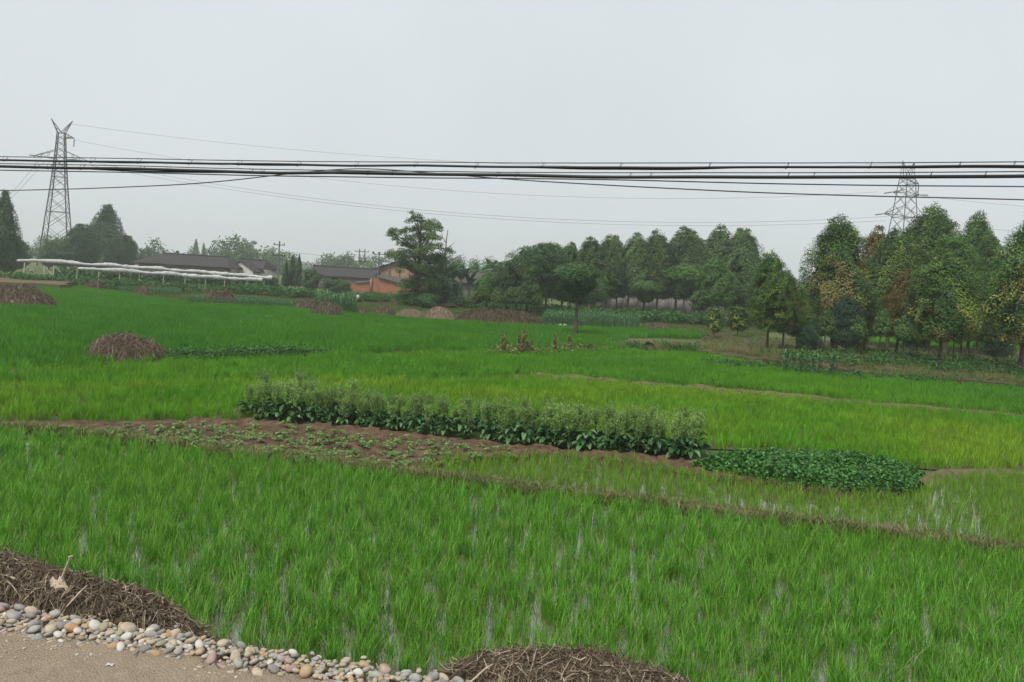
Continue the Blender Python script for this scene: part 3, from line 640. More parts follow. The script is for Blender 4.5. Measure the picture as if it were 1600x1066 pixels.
# ================================================================== COBBLES
r = np.random.default_rng(77)
stone_cols = {'grey_stone': ((0.20, 0.205, 0.20), (0.28, 0.285, 0.275)), 'blue_grey_stone': ((0.12, 0.125, 0.125), (0.18, 0.185, 0.18)), 'cream_stone': ((0.30, 0.25, 0.175), (0.40, 0.345, 0.26)),
              'white_stone': ((0.42, 0.41, 0.38), (0.52, 0.5, 0.46)), 'ochre_stone': ((0.27, 0.17, 0.08), (0.36, 0.25, 0.14)), 'orange_stone': ((0.33, 0.15, 0.065), (0.36, 0.22, 0.12)),
              'pink_stone': ((0.26, 0.165, 0.145), (0.34, 0.24, 0.21)), 'olive_stone': ((0.2, 0.185, 0.11), (0.27, 0.25, 0.17)), 'purple_stone': ((0.2, 0.105, 0.11), (0.27, 0.15, 0.15))}
def dusty(c, f=0.34): return tuple(1.12 * c[i] * (1 - f) + (0.36, 0.31, 0.24)[i] * f for i in range(3))
sm = [solid(k, dusty(v[0], 0.12), 0.85, spec=0.2, var=dusty(v[1], 0.42), scale=16) for k, v in stone_cols.items()]
sw = np.array([0.27, 0.10, 0.27, 0.07, 0.10, 0.025, 0.06, 0.09, 0.015])
def ico():
    import bmesh
    bm = bmesh.new(); bmesh.ops.create_icosphere(bm, subdivisions=2, radius=1.0)
    V = np.array([v.co[:] for v in bm.verts]); F = np.array([[v.index for v in f.verts] for f in bm.faces]); bm.free(); return V, F
IV, IF = ico()
def stone_shape(seed):
    q = np.random.default_rng(seed); V = IV * np.array([1, q.uniform(0.6, 0.9), q.uniform(0.42, 0.68)])
    d = 1 + 0.24 * vnoise(IV[:, 0] * 1.3 + seed, IV[:, 1] * 1.3 + IV[:, 2], seed) + 0.09 * vnoise(IV[:, 0] * 3, IV[:, 2] * 3 + IV[:, 1], seed + 9)
    return V * d[:, None]
shapes = [stone_shape(i) for i in range(7)]
smesh = {}
for i, sv in enumerate(shapes):
    for j, mm in enumerate(sm):
        b_ = MB(); b_.add(sv, IF); smesh[i, j] = b_.mesh('stone', mm, True)
edging = empty('cobble_edging', road_pt(0, 0, 0.45)); e0 = np.array(edging.location)
tag(edging, 'row of rounded multicoloured river cobbles edging the dirt road', 'cobbles')
def ridge(of):  return 0.46 + 0.07 * max(0, 1 - ((of + 0.12) / 0.27) ** 2)
placed = []; cand = []
def try_place(s, of, rad, k):
    p = road_pt(s, of, 0)
    for (x, y, rr) in placed:
        if (x - p[0]) ** 2 + (y - p[1]) ** 2 < (k * (rad + rr)) ** 2: return None
    placed.append((p[0], p[1], rad)); return p
big = [(-0.1 + 0.62 * i + r.normal(0, 0.1)) for i in range(7)]
for i in range(6000):
    if len(cand) >= 300: break
    s = r.uniform(-0.6, 5.0); of = r.normal(-0.13, 0.12)
    if abs(of + 0.13) > 0.32: continue
    rad = 0.02 + 0.034 * r.random() ** 1.8 + (0.028 if r.random() < 0.08 else 0)
    if of < -0.3: rad *= 0.6
    p = try_place(s, of, rad, 0.56)
    if p is None: continue
    cand.append((p, rad, of))
for p, rad, of in cand:
    i, j = r.integers(0, 7), r.choice(len(sm), p=sw / sw.sum())
    o = link('stone', smesh[i, j], edging, (p[0] - e0[0], p[1] - e0[1], ridge(of) + rad * 0.25 - e0[2]))
    o.scale = (rad * 1.15,) * 3; o.rotation_euler = (r.normal(0, .3), r.normal(0, .3), r.uniform(0, 6.28))
rest = {}
IV1 = None
for i in range(6500):
    s = r.uniform(-8, 13); of = r.normal(-0.14, 0.15)
    inview = -0.7 < s < 5.1
    rad = (r.uniform(0.007, 0.016) if of < -0.33 else r.uniform(0.012, 0.030)) if inview else 0.02 + 0.03 * r.random() ** 2
    if abs(of + 0.14) > 0.42: continue
    p = road_pt(s, of, 0); j = r.choice(len(sm), p=sw / sw.sum()); sv = shapes[r.integers(0, 7)]
    a_ = r.uniform(0, 6.28); Rm = np.array([[math.cos(a_), -math.sin(a_), 0], [math.sin(a_), math.cos(a_), 0], [0, 0, 1]])
    zb = ridge(of) - (0.02 if inview else 0) if of > -0.36 else 0.5
    rest.setdefault(j, MB()).add((sv * rad) @ Rm.T + np.array([p[0] - e0[0], p[1] - e0[1], max(zb, 0.49 if of < -0.1 else 0) + rad * 0.3 - e0[2]]), IF)
for j, mb in rest.items():
    o = mb.obj('small_stones', sm[j], edging, True); o['kind'] = 'stuff'
mb = MB()
for i in range(2600):
    s = r.uniform(-4, 8); of = -0.3 - 1.6 * r.random() ** 2.2; rad = r.uniform(0.003, 0.011); p = road_pt(s, of, 0)
    V = IV[:12] if False else shapes[r.integers(0, 7)][::1]
    mb.add(np.array([(1, 0, 0), (-.5, .8, 0), (-.5, -.8, 0), (0, 0, .7)]) * rad * r.uniform(.6, 1.3, (4, 3)) + np.array([p[0], p[1], ROADZ + 0.006]), [(0, 1, 3), (1, 2, 3), (2, 0, 3)], r.random())
tag(mb.obj('gravel', sm[2]), 'fine grit scattered on the dirt road edge', 'gravel', kind='stuff')
# a scrap of paper on the road
q = G(172, 1038, ROADZ + 0.03); mb = MB(); n = 6; gu, gv = np.meshgrid(np.linspace(-1, 1, n), np.linspace(-1, 1, n)); gu, gv = gu.ravel(), gv.ravel()
V = np.stack([gu * 0.026, gv * 0.014, 0.006 * vnoise(gu * 2, gv * 2, 4)], 1); idx = np.arange(n * n).reshape(n, n)
mb.add(V, np.stack([idx[:-1, :-1].ravel(), idx[:-1, 1:].ravel(), idx[1:, 1:].ravel(), idx[1:, :-1].ravel()], 1))
tag(mb.obj('paper_scrap', m_net, None, True, q), 'small white scrap lying on the dirt road', 'scrap')

# ================================================================== VEGETABLE BEDS
def lettuce(seed):
    r = np.random.default_rng(seed); H = r.uniform(0.78, 1.0); st = MB(); lf = MB(); pl = MB()
    bx, by = r.normal(0, 0.05, 2); top = np.array([bx, by, H * 0.62])
    tube(st, [(0, 0, 0), (bx * .5, by * .5, H * .3), top], [0.014, 0.012, 0.007], 6)
    for k in range(26):                                  # broad wavy leaves, lower part
        a = r.uniform(0, 6.283); z = H * (0.03 + 0.36 * r.random() ** 1.0); L = r.uniform(0.14, 0.28) * (1.15 - z); W = L * r.uniform(0.36, 0.55)
        el = r.uniform(0.1, 0.9); d = np.array([math.cos(a), math.sin(a), 0]); sd = np.array([-math.sin(a), math.cos(a), 0])
        P = np.array([0, 0, z]) + d * 0.02; rowsV = []
        for i in range(5):
            f = i / 4; wd = W * (math.sin(math.pi * min(1, f * 0.86 + 0.08)) ** 0.8); cu = 0.35 * wd
            rowsV += [P - sd * wd / 2 + np.array([0, 0, cu]), P + r.normal(0, 0.004, 3), P + sd * wd / 2 + np.array([0, 0, cu])]
            e2 = el - 1.5 * f; P = P + (d * math.cos(e2) + np.array([0, 0, math.sin(e2)])) * L / 4
        Fq = [(i * 3 + j, i * 3 + j + 1, i * 3 + j + 4, i * 3 + j + 3) for i in range(4) for j in range(2)]
        lf.add(np.array(rowsV), Fq, 1.0 if r.random() < 0.012 else r.random() * 0.92)
    for k in range(46):                                  # airy seed head
        a = r.uniform(0, 6.283); z = H * r.uniform(0.32, 0.74); el = r.uniform(0.7, 1.45); L = r.uniform(0.14, 0.34) * H
        d = np.array([math.cos(a) * math.cos(el), math.sin(a) * math.cos(el), math.sin(el)]); b = np.array([bx * z / H, by * z / H, z]); e = b + d * L
        tube(pl, [b, e], [0.003, 0.0015], 3, 0.2, False)
        m = 20; t = r.uniform(0.2, 1.05, m)[:, None]; C = b + (e - b) * t + r.normal(0, 0.022, (m, 3))
        leafcards(pl, r, C, r.normal(0, 1, (m, 3)), 0.042, 0.013, r.random(m) ** 0.8, -1.0)
    return st.mesh('stem', m_stem), lf.mesh('leaves', m_lett), pl.mesh('seed_head', m_plume)
LP = [lettuce(3000 + i) for i in range(6)]
front = resample(Gs([(385, 657), (500, 666), (700, 686), (900, 708), (1092, 722)]), 0.05)
r = np.random.default_rng(88); nL = 0
for row, off in enumerate((0.12, 0.42, 0.72, 1.0)):
    i = int(r.uniform(0, 4))
    while i < len(front):
        p = front[i][:2] + np.array([0.2, 1.0]) * off + r.normal(0, 0.05, 2); st, lf, pl = LP[r.integers(0, 6)]
        s_ = r.uniform(0.72, 1.12) * (1 + 0.22 * vnoise(i * 0.035, row * 0.2, 6)); root = empty('bolted_lettuce', (p[0], p[1], 0.07), r.uniform(0, 6.28), (s_, s_, s_ * r.uniform(0.88, 1.08)))
        link('stem', st, root); link('leaves', lf, root); link('seed_head', pl, root)
        tag(root, 'bolted leafy vegetable plant with airy pale seed head in the tall row', 'plant', 'bolted vegetable plants in the tall row'); nL += 1
        i += int(r.uniform(4.5, 9.5))
# low bean patch
BP = Gs([(1078, 728), (1150, 716), (1260, 714), (1380, 728), (1446, 744), (1425, 768), (1300, 766), (1180, 750)], 0.1)
cen = BP.mean(0); r = np.random.default_rng(91); mb = MB(); n = 24000
lo, hi = BP[:, :2].min(0), BP[:, :2].max(0); P = r.uniform(lo, hi, (n * 3, 2)); P = P[inpoly(P, BP)][:n]
def edge_dist(P, poly):
    d = np.full(len(P), 9.0)
    for i in range(len(poly)):
        a_, b_ = poly[i][:2], poly[(i + 1) % len(poly)][:2]; ab = b_ - a_; t = np.clip(((P - a_) @ ab) / (ab @ ab), 0, 1); d = np.minimum(d, np.linalg.norm(P - a_ - t[:, None] * ab, axis=1))
    return d
ed = edge_dist(P, BP); top = 0.07 + 0.23 * np.clip(ed / 0.3, 0, 1) ** 0.6 * (1 + 0.35 * vnoise(P[:, 0] * 3, P[:, 1] * 3, 3) + 0.25 * vnoise(P[:, 0] * 8, P[:, 1] * 8, 4))
z = top * (1 - 0.65 * r.random(len(P)) ** 2.2) + 0.05
C = np.concatenate([P, z[:, None]], 1); Nn = r.normal(0, 0.6, (len(P), 3)) + np.array([0, 0, 0.9])
leafcards(mb, r, C, Nn, 0.058, 0.046, r.random(len(P)))
o = mb.obj('bean_foliage', m_bean); tag(o, 'dense low patch of dark green leafy plants right of the tall row', 'vegetables', kind='stuff')
# seedlings
def seedling(seed):
    r = np.random.default_rng(seed); mb = MB(); m = 11; a = r.uniform(0, 6.283, m); rad = r.uniform(0.02, 0.085, m)
    C = np.stack([np.cos(a) * rad, np.sin(a) * rad, r.uniform(0.03, 0.10, m)], 1); leafcards(mb, r, C, np.stack([np.cos(a) * .4, np.sin(a) * .4, np.ones(m)], 1), 0.075, 0.045, 0.35 + 0.65 * r.random(m))
    tube(mb, [(0, 0, -0.02), (0, 0, 0.05)], [0.004, 0.003], 4, 0.6); return mb.mesh('seedling', m_seed)
m_seed = leaf_mat('seedling_leaf', [(0.0, (0.05, 0.13, 0.025)), (0.6, (0.10, 0.20, 0.045)), (1.0, (0.20, 0.30, 0.10))], 0.25, 0.25)
SD = [seedling(3100 + i) for i in range(6)]
bed = Gs([(60, 671), (375, 663), (500, 671), (780, 702), (840, 712), (700, 722), (610, 736), (540, 727), (330, 703), (100, 677)], 0.1)
P = rows(bed, 0.2, 0.17, 0.05, ANG, r); P = P[r.random(len(P)) < 0.85]; P = P[r.permutation(len(P))[:290]]
for p in P:
    z = 0.085 + 0.035 * float(vnoise(p[0] * 3, p[1] * 3, 2)) + 0.04 * float(vnoise(p[0] * 9, p[1] * 9, 5))
    o = link('seedling', SD[r.integers(0, 6)], None, (p[0], p[1], z)); o.rotation_euler = (0, 0, r.uniform(0, 6.28)); o.scale = (r.uniform(0.7, 1.35),) * 3
    tag(o, 'small pale green seedling in the reddish brown soil bed', 'seedling', 'seedlings in the soil bed')
P = rows(bed, 0.2, 0.2, 0.1, ANG, r); P = z0(P[r.random(len(P)) < 0.95], 0.08)
tag(scatter('grass', P, cv, r, (0.3, 0.8)), 'fine grassy weeds between the seedlings', 'grass', kind='stuff')
P = along(Gs([(860, 716), (1000, 729), (1085, 742), (1250, 762), (1400, 775)], 0.1), 90, 0.12, 0.1, r)
tag(scatter('grass', P, cv, r, (0.5, 1.2)), 'sparse dry grass and litter before the leafy patch', 'grass', kind='stuff')

# withered stalks on the weedy bund
def stalk_clump(px, py, h, n, label, seed, mat=None, w=8):
    r = np.random.default_rng(seed); p = G(px, py, 0.1); k = ppm(p); H = h / k; root = empty('withered_plant', p)
    mat = mat or m_deadstalk
    for i in range(n):
        a = r.uniform(0, 6.28); ln = H * r.uniform(0.6, 1.0) * (1.0 if i else 1.05); lean = r.uniform(0, 0.18); off = r.normal(0, w / k * 0.3, 2)
        mb = MB(); e = np.array([off[0] + math.cos(a) * lean * ln, off[1] + math.sin(a) * lean * ln, ln]); s0 = np.array([off[0] * .4, off[1] * .4, -0.08]); tube(mb, [s0, (s0 + e) / 2, e], [0.03, 0.024, 0.012], 5, 0.4)
        m = 130; t = r.uniform(0.3, 1.0, m)[:, None]; C = s0 + (e - s0) * t + r.normal(0, 0.035, (m, 3)) * (1.2 - t * 0.7); leafcards(mb, r, C, r.normal(0, 1, (m, 3)), 0.15, 0.05, r.random(m), -1.2)
        mb.obj('stalk', mat, root)
    mb = MB(); m = 260; C = r.normal(0, 1, (m, 3)) * np.array([0.42, 0.25, 0.13]) + np.array([0, 0, 0.16]); leafcards(mb, r, C, r.normal(0, 1, (m, 3)) + [0, 0, 1], 0.16, 0.07, r.random(m)); mb.obj('basal_leaves', m_verge, root)
    return tag(root, label, 'withered plant', 'withered stalks on the weedy bund')
stalk_clump(786, 555, 36, 3, 'thin leaning withered stalk, leftmost on the weedy bund', 41)
stalk_clump(812, 555, 42, 6, 'tallest thick bunch of rusty withered stalks on the bund', 42, w=14)
stalk_clump(825, 554, 30, 3, 'short withered stalks leaning right beside the tallest bunch', 43)
stalk_clump(864, 552, 32, 2, 'single upright withered stalk left of the leaning rusty one', 44)
stalk_clump(889, 552, 32, 4, 'leaning rusty withered stalk bunch near the long bare dark trunk', 45)
stalk_clump(919, 550, 17, 2, 'small green weedy stalk right of the withered bunches', 46, m_weed)

# ================================================================== CORN
def corn(seed, H=1.6, nl=11, w=0.075):
    r = np.random.default_rng(seed); mb = MB(); st = MB()
    tube(st, [(0, 0, -0.05), (0.01, 0, H * .5), (0.02, 0.01, H * .9)], [0.016, 0.014, 0.006], 5, 0.3)
    a0 = r.uniform(0, 6.28)
    for k in range(nl):
        a = a0 + (k % 2) * math.pi + r.normal(0, 0.35); z = H * (0.12 + 0.78 * k / nl); L = r.uniform(0.5, 0.8) * H * 0.55; d = np.array([math.cos(a), math.sin(a), 0]); sd = np.array([-math.sin(a), math.cos(a), 0])
        P = np.array([0.01, 0, z]); el = r.uniform(0.9, 1.25); rv = []
        for i in range(6):
            f = i / 5; wd = w * (1 - f ** 2) * (0.6 + 0.4 * min(1, 3 * f)); rv += [P - sd * wd / 2, P + sd * wd / 2]; e2 = el - 2.0 * f ** 1.3; P = P + (d * math.cos(e2) + np.array([0, 0, math.sin(e2)])) * L / 5
        mb.add(np.array(rv), [(2 * i, 2 * i + 1, 2 * i + 3, 2 * i + 2) for i in range(5)], r.random())
    return st, mb
def corn_merged(seed, **k):
    st, mb = corn(seed, **k)
    for V, F, a in zip(st.v, [], []): pass
    x = MB(); s_, l_ = st, mb
    x.v = s_.v + l_.v; x.q = s_.q + [q + s_.n for q in l_.q]; x.qa = s_.qa + l_.qa; x.t = s_.t; x.ta = s_.ta; x.n = s_.n + l_.n
    return x.mesh('corn_plant', m_corn)
cc = proto_collection('corn', [corn_merged(700 + i) for i in range(5)])
def corn_patch(poly, gap, h, label, seed):
    r = np.random.default_rng(seed); P = rows(Gs(poly), gap * 1.2, gap, gap * 0.15, ANG, r)
    o = scatter('corn_crop', z0(P, 0), cc, r, (0.85 * h / 1.6, 1.1 * h / 1.6)); tag(o, label, 'corn', kind='stuff')
corn_patch([(183, 459), (280, 463), (282, 458), (190, 454)], 0.24, 0.6, 'low corn strip under the netted trellis', 1)
corn_patch([(294, 478), (335, 480), (460, 486), (462, 481), (380, 473), (300, 471)], 0.24, 0.7, 'long corn row behind the pointed haystack', 2)
corn_patch([(490, 489), (556, 492), (556, 483), (500, 479)], 0.36, 1.45, 'tall dark corn clump in front of the orange wall', 3)
corn_patch([(845, 511), (900, 515), (1000, 518), (1000, 509), (930, 504), (850, 502)], 0.34, 1.1, 'far corn patch behind the long bare dark trunk', 4)
cst, clf = [], []
for i in range(3):
    a_, b_ = corn(720 + i, 1.55, 13, 0.115); cst.append(a_.mesh('stem', m_stem)); clf.append(b_.mesh('leaves', m_corn))
for i, (px, py, h, lab) in enumerate([(1224, 588, 40, 'upright dark corn-like stalk, first of four before the grove'), (1252, 590, 40, 'wide-leaved stalk, second of four before the grove'), (1277, 592, 38, 'forked short stalk, third of four before the grove'), (1300, 594, 42, 'tall pale-tipped stalk, last of four before the grove')]):
    p = G(px, py, 0.0); H = h / ppm(p)
    for j in range(1):
        root = empty('tall_stalk_plant', p, i * 1.1, H / 1.45); link('stem', cst[i % 3], root); link('leaves', clf[i % 3], root)
        s2 = link('leaves', clf[(i + 1) % 3], root, (0.12, 0.08, -0.1)); s2.rotation_euler = (0.1, 0.15, 1.3); s3 = link('stem', cst[(i + 1) % 3], root, (0.12, 0.08, -0.1)); s3.rotation_euler = (0.1, 0.15, 1.3)
    tag(root, lab, 'plant', 'tall stalks before the grove')

# ================================================================== TREES
def prof(kind, t):
    if kind == 'ovate': return np.clip((t + 0.1) / 0.34, 0, 1) ** 0.6 * np.clip(1 - t ** 3.0, 0, 1) ** 0.75
    if kind == 'cone': return np.clip(1.02 - t, 0, 1) ** 0.8 * np.clip((t + .05) / 0.15, 0, 1) ** 0.5
    if kind == 'round': return np.sqrt(np.clip(1 - (2 * t - 1) ** 2, 0, 1))
    if kind == 'pillar': return np.clip(np.sin(np.pi * np.clip(t * 0.92 + 0.06, 0, 1)), 0, 1) ** 0.5
    if kind == 'umbrella': return np.clip(0.35 + 0.9 * t, 0, 1) * np.clip((1.02 - t) / 0.25, 0, 1) ** 0.5
    return np.ones_like(t)
def tree_proto(seed, kind, H, cb, R, ncl, nleaf, L, W, mat, rc=0.33, trunk=0.12, tint=None, bark=None, droop=0.6, lean=0.0, flat=1.0, clear=0.55, lobes=None):
    """returns (trunk mesh, crown mesh); cb = crown base height / H, R crown radius"""
    r = np.random.default_rng(seed); tk = MB(); cw_ = MB(); z0_ = H * cb; ch = H - z0_
    bend = r.normal(0, 0.03 * H, 2); tp = []
    for f in np.linspace(0, 1, 6): tp.append((bend[0] * f * f + lean * H * f, bend[1] * f * f, H * 0.93 * f - 0.1 * (f == 0)))
    tube(tk, tp, [trunk * (1 - 0.82 * f) * (1.35 if f == 0 else 1) for f in np.linspace(0, 1, 6)], 7)
    if lobes is None:
        t = r.random(ncl * 6); w = prof(kind, t); t = t[r.random(len(t)) < np.clip(w, 0.25, 1)][:ncl]; n = len(t)
        a = r.uniform(0, 6.283, n); rr = R * prof(kind, t) * np.sqrt(r.uniform(0.12, 1, n)) * 0.86
        rad = R * rc * r.uniform(0.7, 1.25, n) * (0.55 + 0.45 * prof(kind, t)); C = np.stack([np.cos(a) * rr, np.sin(a) * rr, np.minimum(z0_ + ch * t, H - rad * 0.7)], 1)
    else:
        C = np.array([l[:3] for l in lobes], float); rad = np.array([l[3] for l in lobes], float); n = len(C); t = (C[:, 2] - z0_) / ch
    f = C[:, 2] / H; C[:, 0] += bend[0] * f * f + lean * H * f; C[:, 1] += bend[1] * f * f
    for i in r.permutation(n)[:max(9, n // 4)]:
        zz = max(z0_ * 0.9, C[i, 2] - 0.35 * ch * r.uniform(0.3, 0.9)); g_ = zz / H; b = np.array([bend[0] * g_ * g_ + lean * H * g_, bend[1] * g_ * g_, zz]); mid = b * 0.5 + C[i] * 0.5 + np.array([0, 0, -0.05 * H * r.random()])
        tube(tk, [b, mid, C[i]], [trunk * 0.32, trunk * 0.2, trunk * 0.07], 4, 0.5, False)
    if lobes is None:
        ns = int(nleaf * 0.48); ts = r.random(ns * 5); ts = ts[r.random(len(ts)) < np.clip(prof(kind, ts), 0.1, 1)][:ns]; ns = len(ts); aa = r.uniform(0, 6.283, ns); sd_ = seed % 97
        lump = 1 + 0.26 * vnoise(np.cos(aa) * 1.7 + 9, ts * 3.5 + np.sin(aa) * 1.7, sd_) + 0.17 * vnoise(np.cos(aa) * 4 + 9, ts * 9 + np.sin(aa) * 4, sd_ + 1)
        rs = R * np.maximum(prof(kind, ts), 0.03) * lump * (0.72 + 0.28 * r.random(ns) ** 0.5)
        fz = (z0_ + ch * ts) / H
        P = np.stack([np.cos(aa) * rs + bend[0] * fz * fz + lean * H * fz, np.sin(aa) * rs + bend[1] * fz * fz, z0_ + ch * (ts * 0.985) + r.normal(0, 0.015 * H, ns)], 1)
        hole = vnoise(np.cos(aa) * 2.6 + 3, ts * 6 + np.sin(aa) * 2.6 + 20, sd_ + 5) > 0.48
        nn_ = np.stack([np.cos(aa), np.sin(aa), 0.35 + 0.9 * ts], 1) * 1.0 + r.normal(0, 0.42, (ns, 3))
        nz1 = vnoise(np.cos(aa) * 2.3 + 4, ts * 6 + np.sin(aa) * 2.3, sd_ + 7); nz2 = vnoise(np.cos(aa) * 3.1 + 14, ts * 8 + np.sin(aa) * 3.1, sd_ + 8)
        tv = 0.36 + 0.24 * nz1 + r.normal(0, 0.12, ns)
        if tint in (t_grove, t_yellow):
            lim = 0.48 if tint is t_grove else 0.12
            yel = (ts < 0.62 + 0.1 * nz1) & (nz2 > lim); tv = np.where(yel, np.where(nz1 > 0.1, 0.78, 0.93) + r.normal(0, 0.06, ns), tv)
        elif tint is t_any: tv = tv + 0.18
        tv = np.clip(tv, 0, 1)
        ni = int(nleaf * 0.09); ti = r.uniform(0.05, 0.9, ni); ai = r.uniform(0, 6.283, ni); ri = R * prof(kind, ti) * np.sqrt(r.random(ni)) * 0.7; fi = (z0_ + ch * ti) / H  # large inner filler leaves, their darker tint paints shade into the crown's centre
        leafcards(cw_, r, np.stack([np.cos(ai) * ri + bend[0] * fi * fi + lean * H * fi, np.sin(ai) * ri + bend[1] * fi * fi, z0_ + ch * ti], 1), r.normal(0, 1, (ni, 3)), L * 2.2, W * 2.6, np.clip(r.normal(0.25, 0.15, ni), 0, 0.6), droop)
        k_ = ~hole; leafcards(cw_, r, P[k_], nn_[k_], L, W, tv[k_], droop); nleaf = nleaf - ns
    cnt = r.multinomial(nleaf, rad ** 2 / np.sum(rad ** 2))
    for i in range(n):
        m = cnt[i]
        if m == 0: continue
        d = rdirs(r, m); d[:, 2] = np.where(d[:, 2] < -0.35, d[:, 2] * r.choice([0.4, -0.8], m), d[:, 2]); q = rad[i] * (0.5 + 0.5 * r.random(m) ** 0.6)
        P = C[i] + d * q[:, None] * np.array([1, 1, 0.78 * flat]) + r.normal(0, 0.05 * R, (m, 3)) * 0.5
        tb = tint(r, t[i]) if tint else r.uniform(0.15, 0.7)
        tv = np.clip(tb + r.normal(0, 0.13, m), 0, 1)
        leafcards(cw_, r, P, d * 0.7 + r.normal(0, 0.55, (m, 3)) + np.array([0, 0, 0.35]), L, W, tv, droop)
    return tk.mesh('trunk', bark or m_bark), cw_.mesh('crown', mat), H, R
def t_green(r, t): return r.uniform(0.05, 0.6)
def t_grove(r, t):                       # fresh green tops, some clumps yellowing or rusting lower down
    u = r.random()
    if t < 0.6 and u < 0.22: return r.uniform(0.74, 0.86)
    if t < 0.6 and u < 0.36: return r.uniform(0.9, 1.0)
    return r.uniform(0.1, 0.6)
def t_yellow(r, t): return r.uniform(0.72, 1.0) if (t < 0.55 and r.random() < 0.6) else r.uniform(0.15, 0.62)
def t_any(r, t): return r.uniform(0.1, 0.95)
TP = {}
for k in range(3): TP['grove%d' % k] = tree_proto(4000 + k, 'ovate', 10, 0.24, 2.1, 130, 34000, 0.135, 0.062, m_euc, 0.25, 0.105, t_grove)
for k in range(2): TP['green%d' % k] = tree_proto(4010 + k, 'ovate', 10, 0.22, 2.0, 130, 34000, 0.135, 0.062, m_euc, 0.25, 0.105, t_green)
TP['yellow'] = tree_proto(4020, 'ovate', 10, 0.2, 2.2, 140, 34000, 0.135, 0.062, m_euc, 0.25, 0.11, t_yellow)
TP['rust'] = tree_proto(4025, 'ovate', 9, 0.22, 1.7, 90, 26000, 0.125, 0.058, m_brownleaf, 0.27, 0.12, t_any)
TP['fresh'] = tree_proto(4026, 'ovate', 10, 0.3, 2.0, 110, 30000, 0.125, 0.058, m_light, 0.25, 0.14, t_any)
TP['dark'] = tree_proto(4027, 'ovate', 6, 0.12, 1.8, 110, 18000, 0.13, 0.065, m_blue, 0.27, 0.1, t_any)
TP['sapling'] = tree_proto(4028, 'ovate', 4, 0.4, 0.7, 26, 3000, 0.14, 0.065, m_mid, 0.42, 0.05, t_any)
TP['young'] = tree_proto(4029, 'pillar', 3, 0.2, 0.75, 34, 2200, 0.13, 0.07, m_euc, 0.36, 0.035, t_yellow)
for k in range(4): TP['row%d' % k] = tree_proto(4040 + k, 'ovate', 10, 0.2, 1.9, 90, 22000, 0.19, 0.09, m_mid, 0.27, 0.12, t_any, m_paleb)
TP['acacia0'] = tree_proto(4050, 'round', 9, 0.22, 3.2, 120, 22000, 0.19, 0.09, m_pop, 0.24, 0.14, t_any, flat=0.55)
TP['acacia1'] = tree_proto(4051, 'umbrella', 9, 0.25, 2.8, 110, 20000, 0.19, 0.09, m_pop, 0.25, 0.14, t_any, flat=0.55)
TP['umbrella'] = tree_proto(4052, 'umbrella', 5.5, 0.45, 1.8, 40, 7000, 0.19, 0.08, m_light, 0.34, 0.09, t_green, flat=0.5)
TP['roundy'] = tree_proto(4053, 'ovate', 6, 0.28, 1.5, 50, 9000, 0.18, 0.08, m_light, 0.34, 0.1, t_green)
TP['poplar'] = tree_proto(4060, 'cone', 12, 0.06, 3.6, 170, 26000, 0.26, 0.13, m_pop, 0.22, 0.2, t_any)
TP['poplar1'] = tree_proto(4061, 'pillar', 10, 0.1, 2.0, 90, 14000, 0.26, 0.13, m_pop, 0.32, 0.16, t_any)
TP['spire'] = tree_proto(4062, 'cone', 12, 0.1, 1.7, 70, 8000, 0.26, 0.11, m_pop, 0.3, 0.16, t_any)
TP['far'] = tree_proto(4063, 'round', 9, 0.12, 3.6, 60, 9000, 0.34, 0.17, m_pop, 0.32, 0.2, t_any)
TP['bush'] = tree_proto(4064, 'round', 2.2, 0.02, 1.3, 40, 5000, 0.16, 0.08, m_pop, 0.36, 0.05, t_any)
# the big cloud-crowned tree: lobes read from the photograph (x, y, z, radius in metres)
lob = []
r = np.random.default_rng(9)
for (x, z, s_) in [(-0.3, 8.6, .75), (0.7, 8.5, .75), (1.1, 7.9, .7), (0.1, 7.9, .8), (-1.0, 7.5, .6), (-1.9, 7.1, .6), (-2.2, 6.9, .5), (-1.0, 6.8, .7), (0.3, 7.0, .8), (1.2, 7.0, .7), (0.2, 6.2, .9), (1.3, 6.1, .7), (2.0, 5.9, .5), (-0.8, 6.0, .7),
                   (-1.4, 4.9, .8), (-2.3, 5.0, .55), (-0.4, 5.1, 1.0), (0.7, 5.0, 1.0), (1.7, 4.8, .9), (-0.9, 4.0, .8), (0.2, 3.9, 1.1), (1.3, 3.7, 1.0), (0.3, 2.8, 1.1), (1.0, 2.3, 1.0), (-0.4, 2.0, .9), (0.1, 1.2, 1.1), (0.8, 0.8, 1.0), (-0.5, 0.7, .8)]:
    yy_ = r.normal(0, 0.7); lob.append((x, yy_, z, s_ * .95))
    for q_ in range(3): lob.append((x + r.normal(0, s_ * .55), yy_ + r.normal(0, s_ * .5), z + r.normal(0, s_ * .6), s_ * r.uniform(.4, .75)))
TP['cloud'] = tree_proto(4070, 'round', 9.3, 0.1, 2.5, 0, 26000, 0.16, 0.075, m_mid, trunk=0.22, tint=t_any, lobes=lob, flat=0.9)
ORD = ['first', 'second', 'third', 'fourth', 'fifth', 'sixth', 'seventh', 'eighth', 'ninth', 'tenth', 'eleventh', 'twelfth', 'thirteenth', 'fourteenth', 'fifteenth']
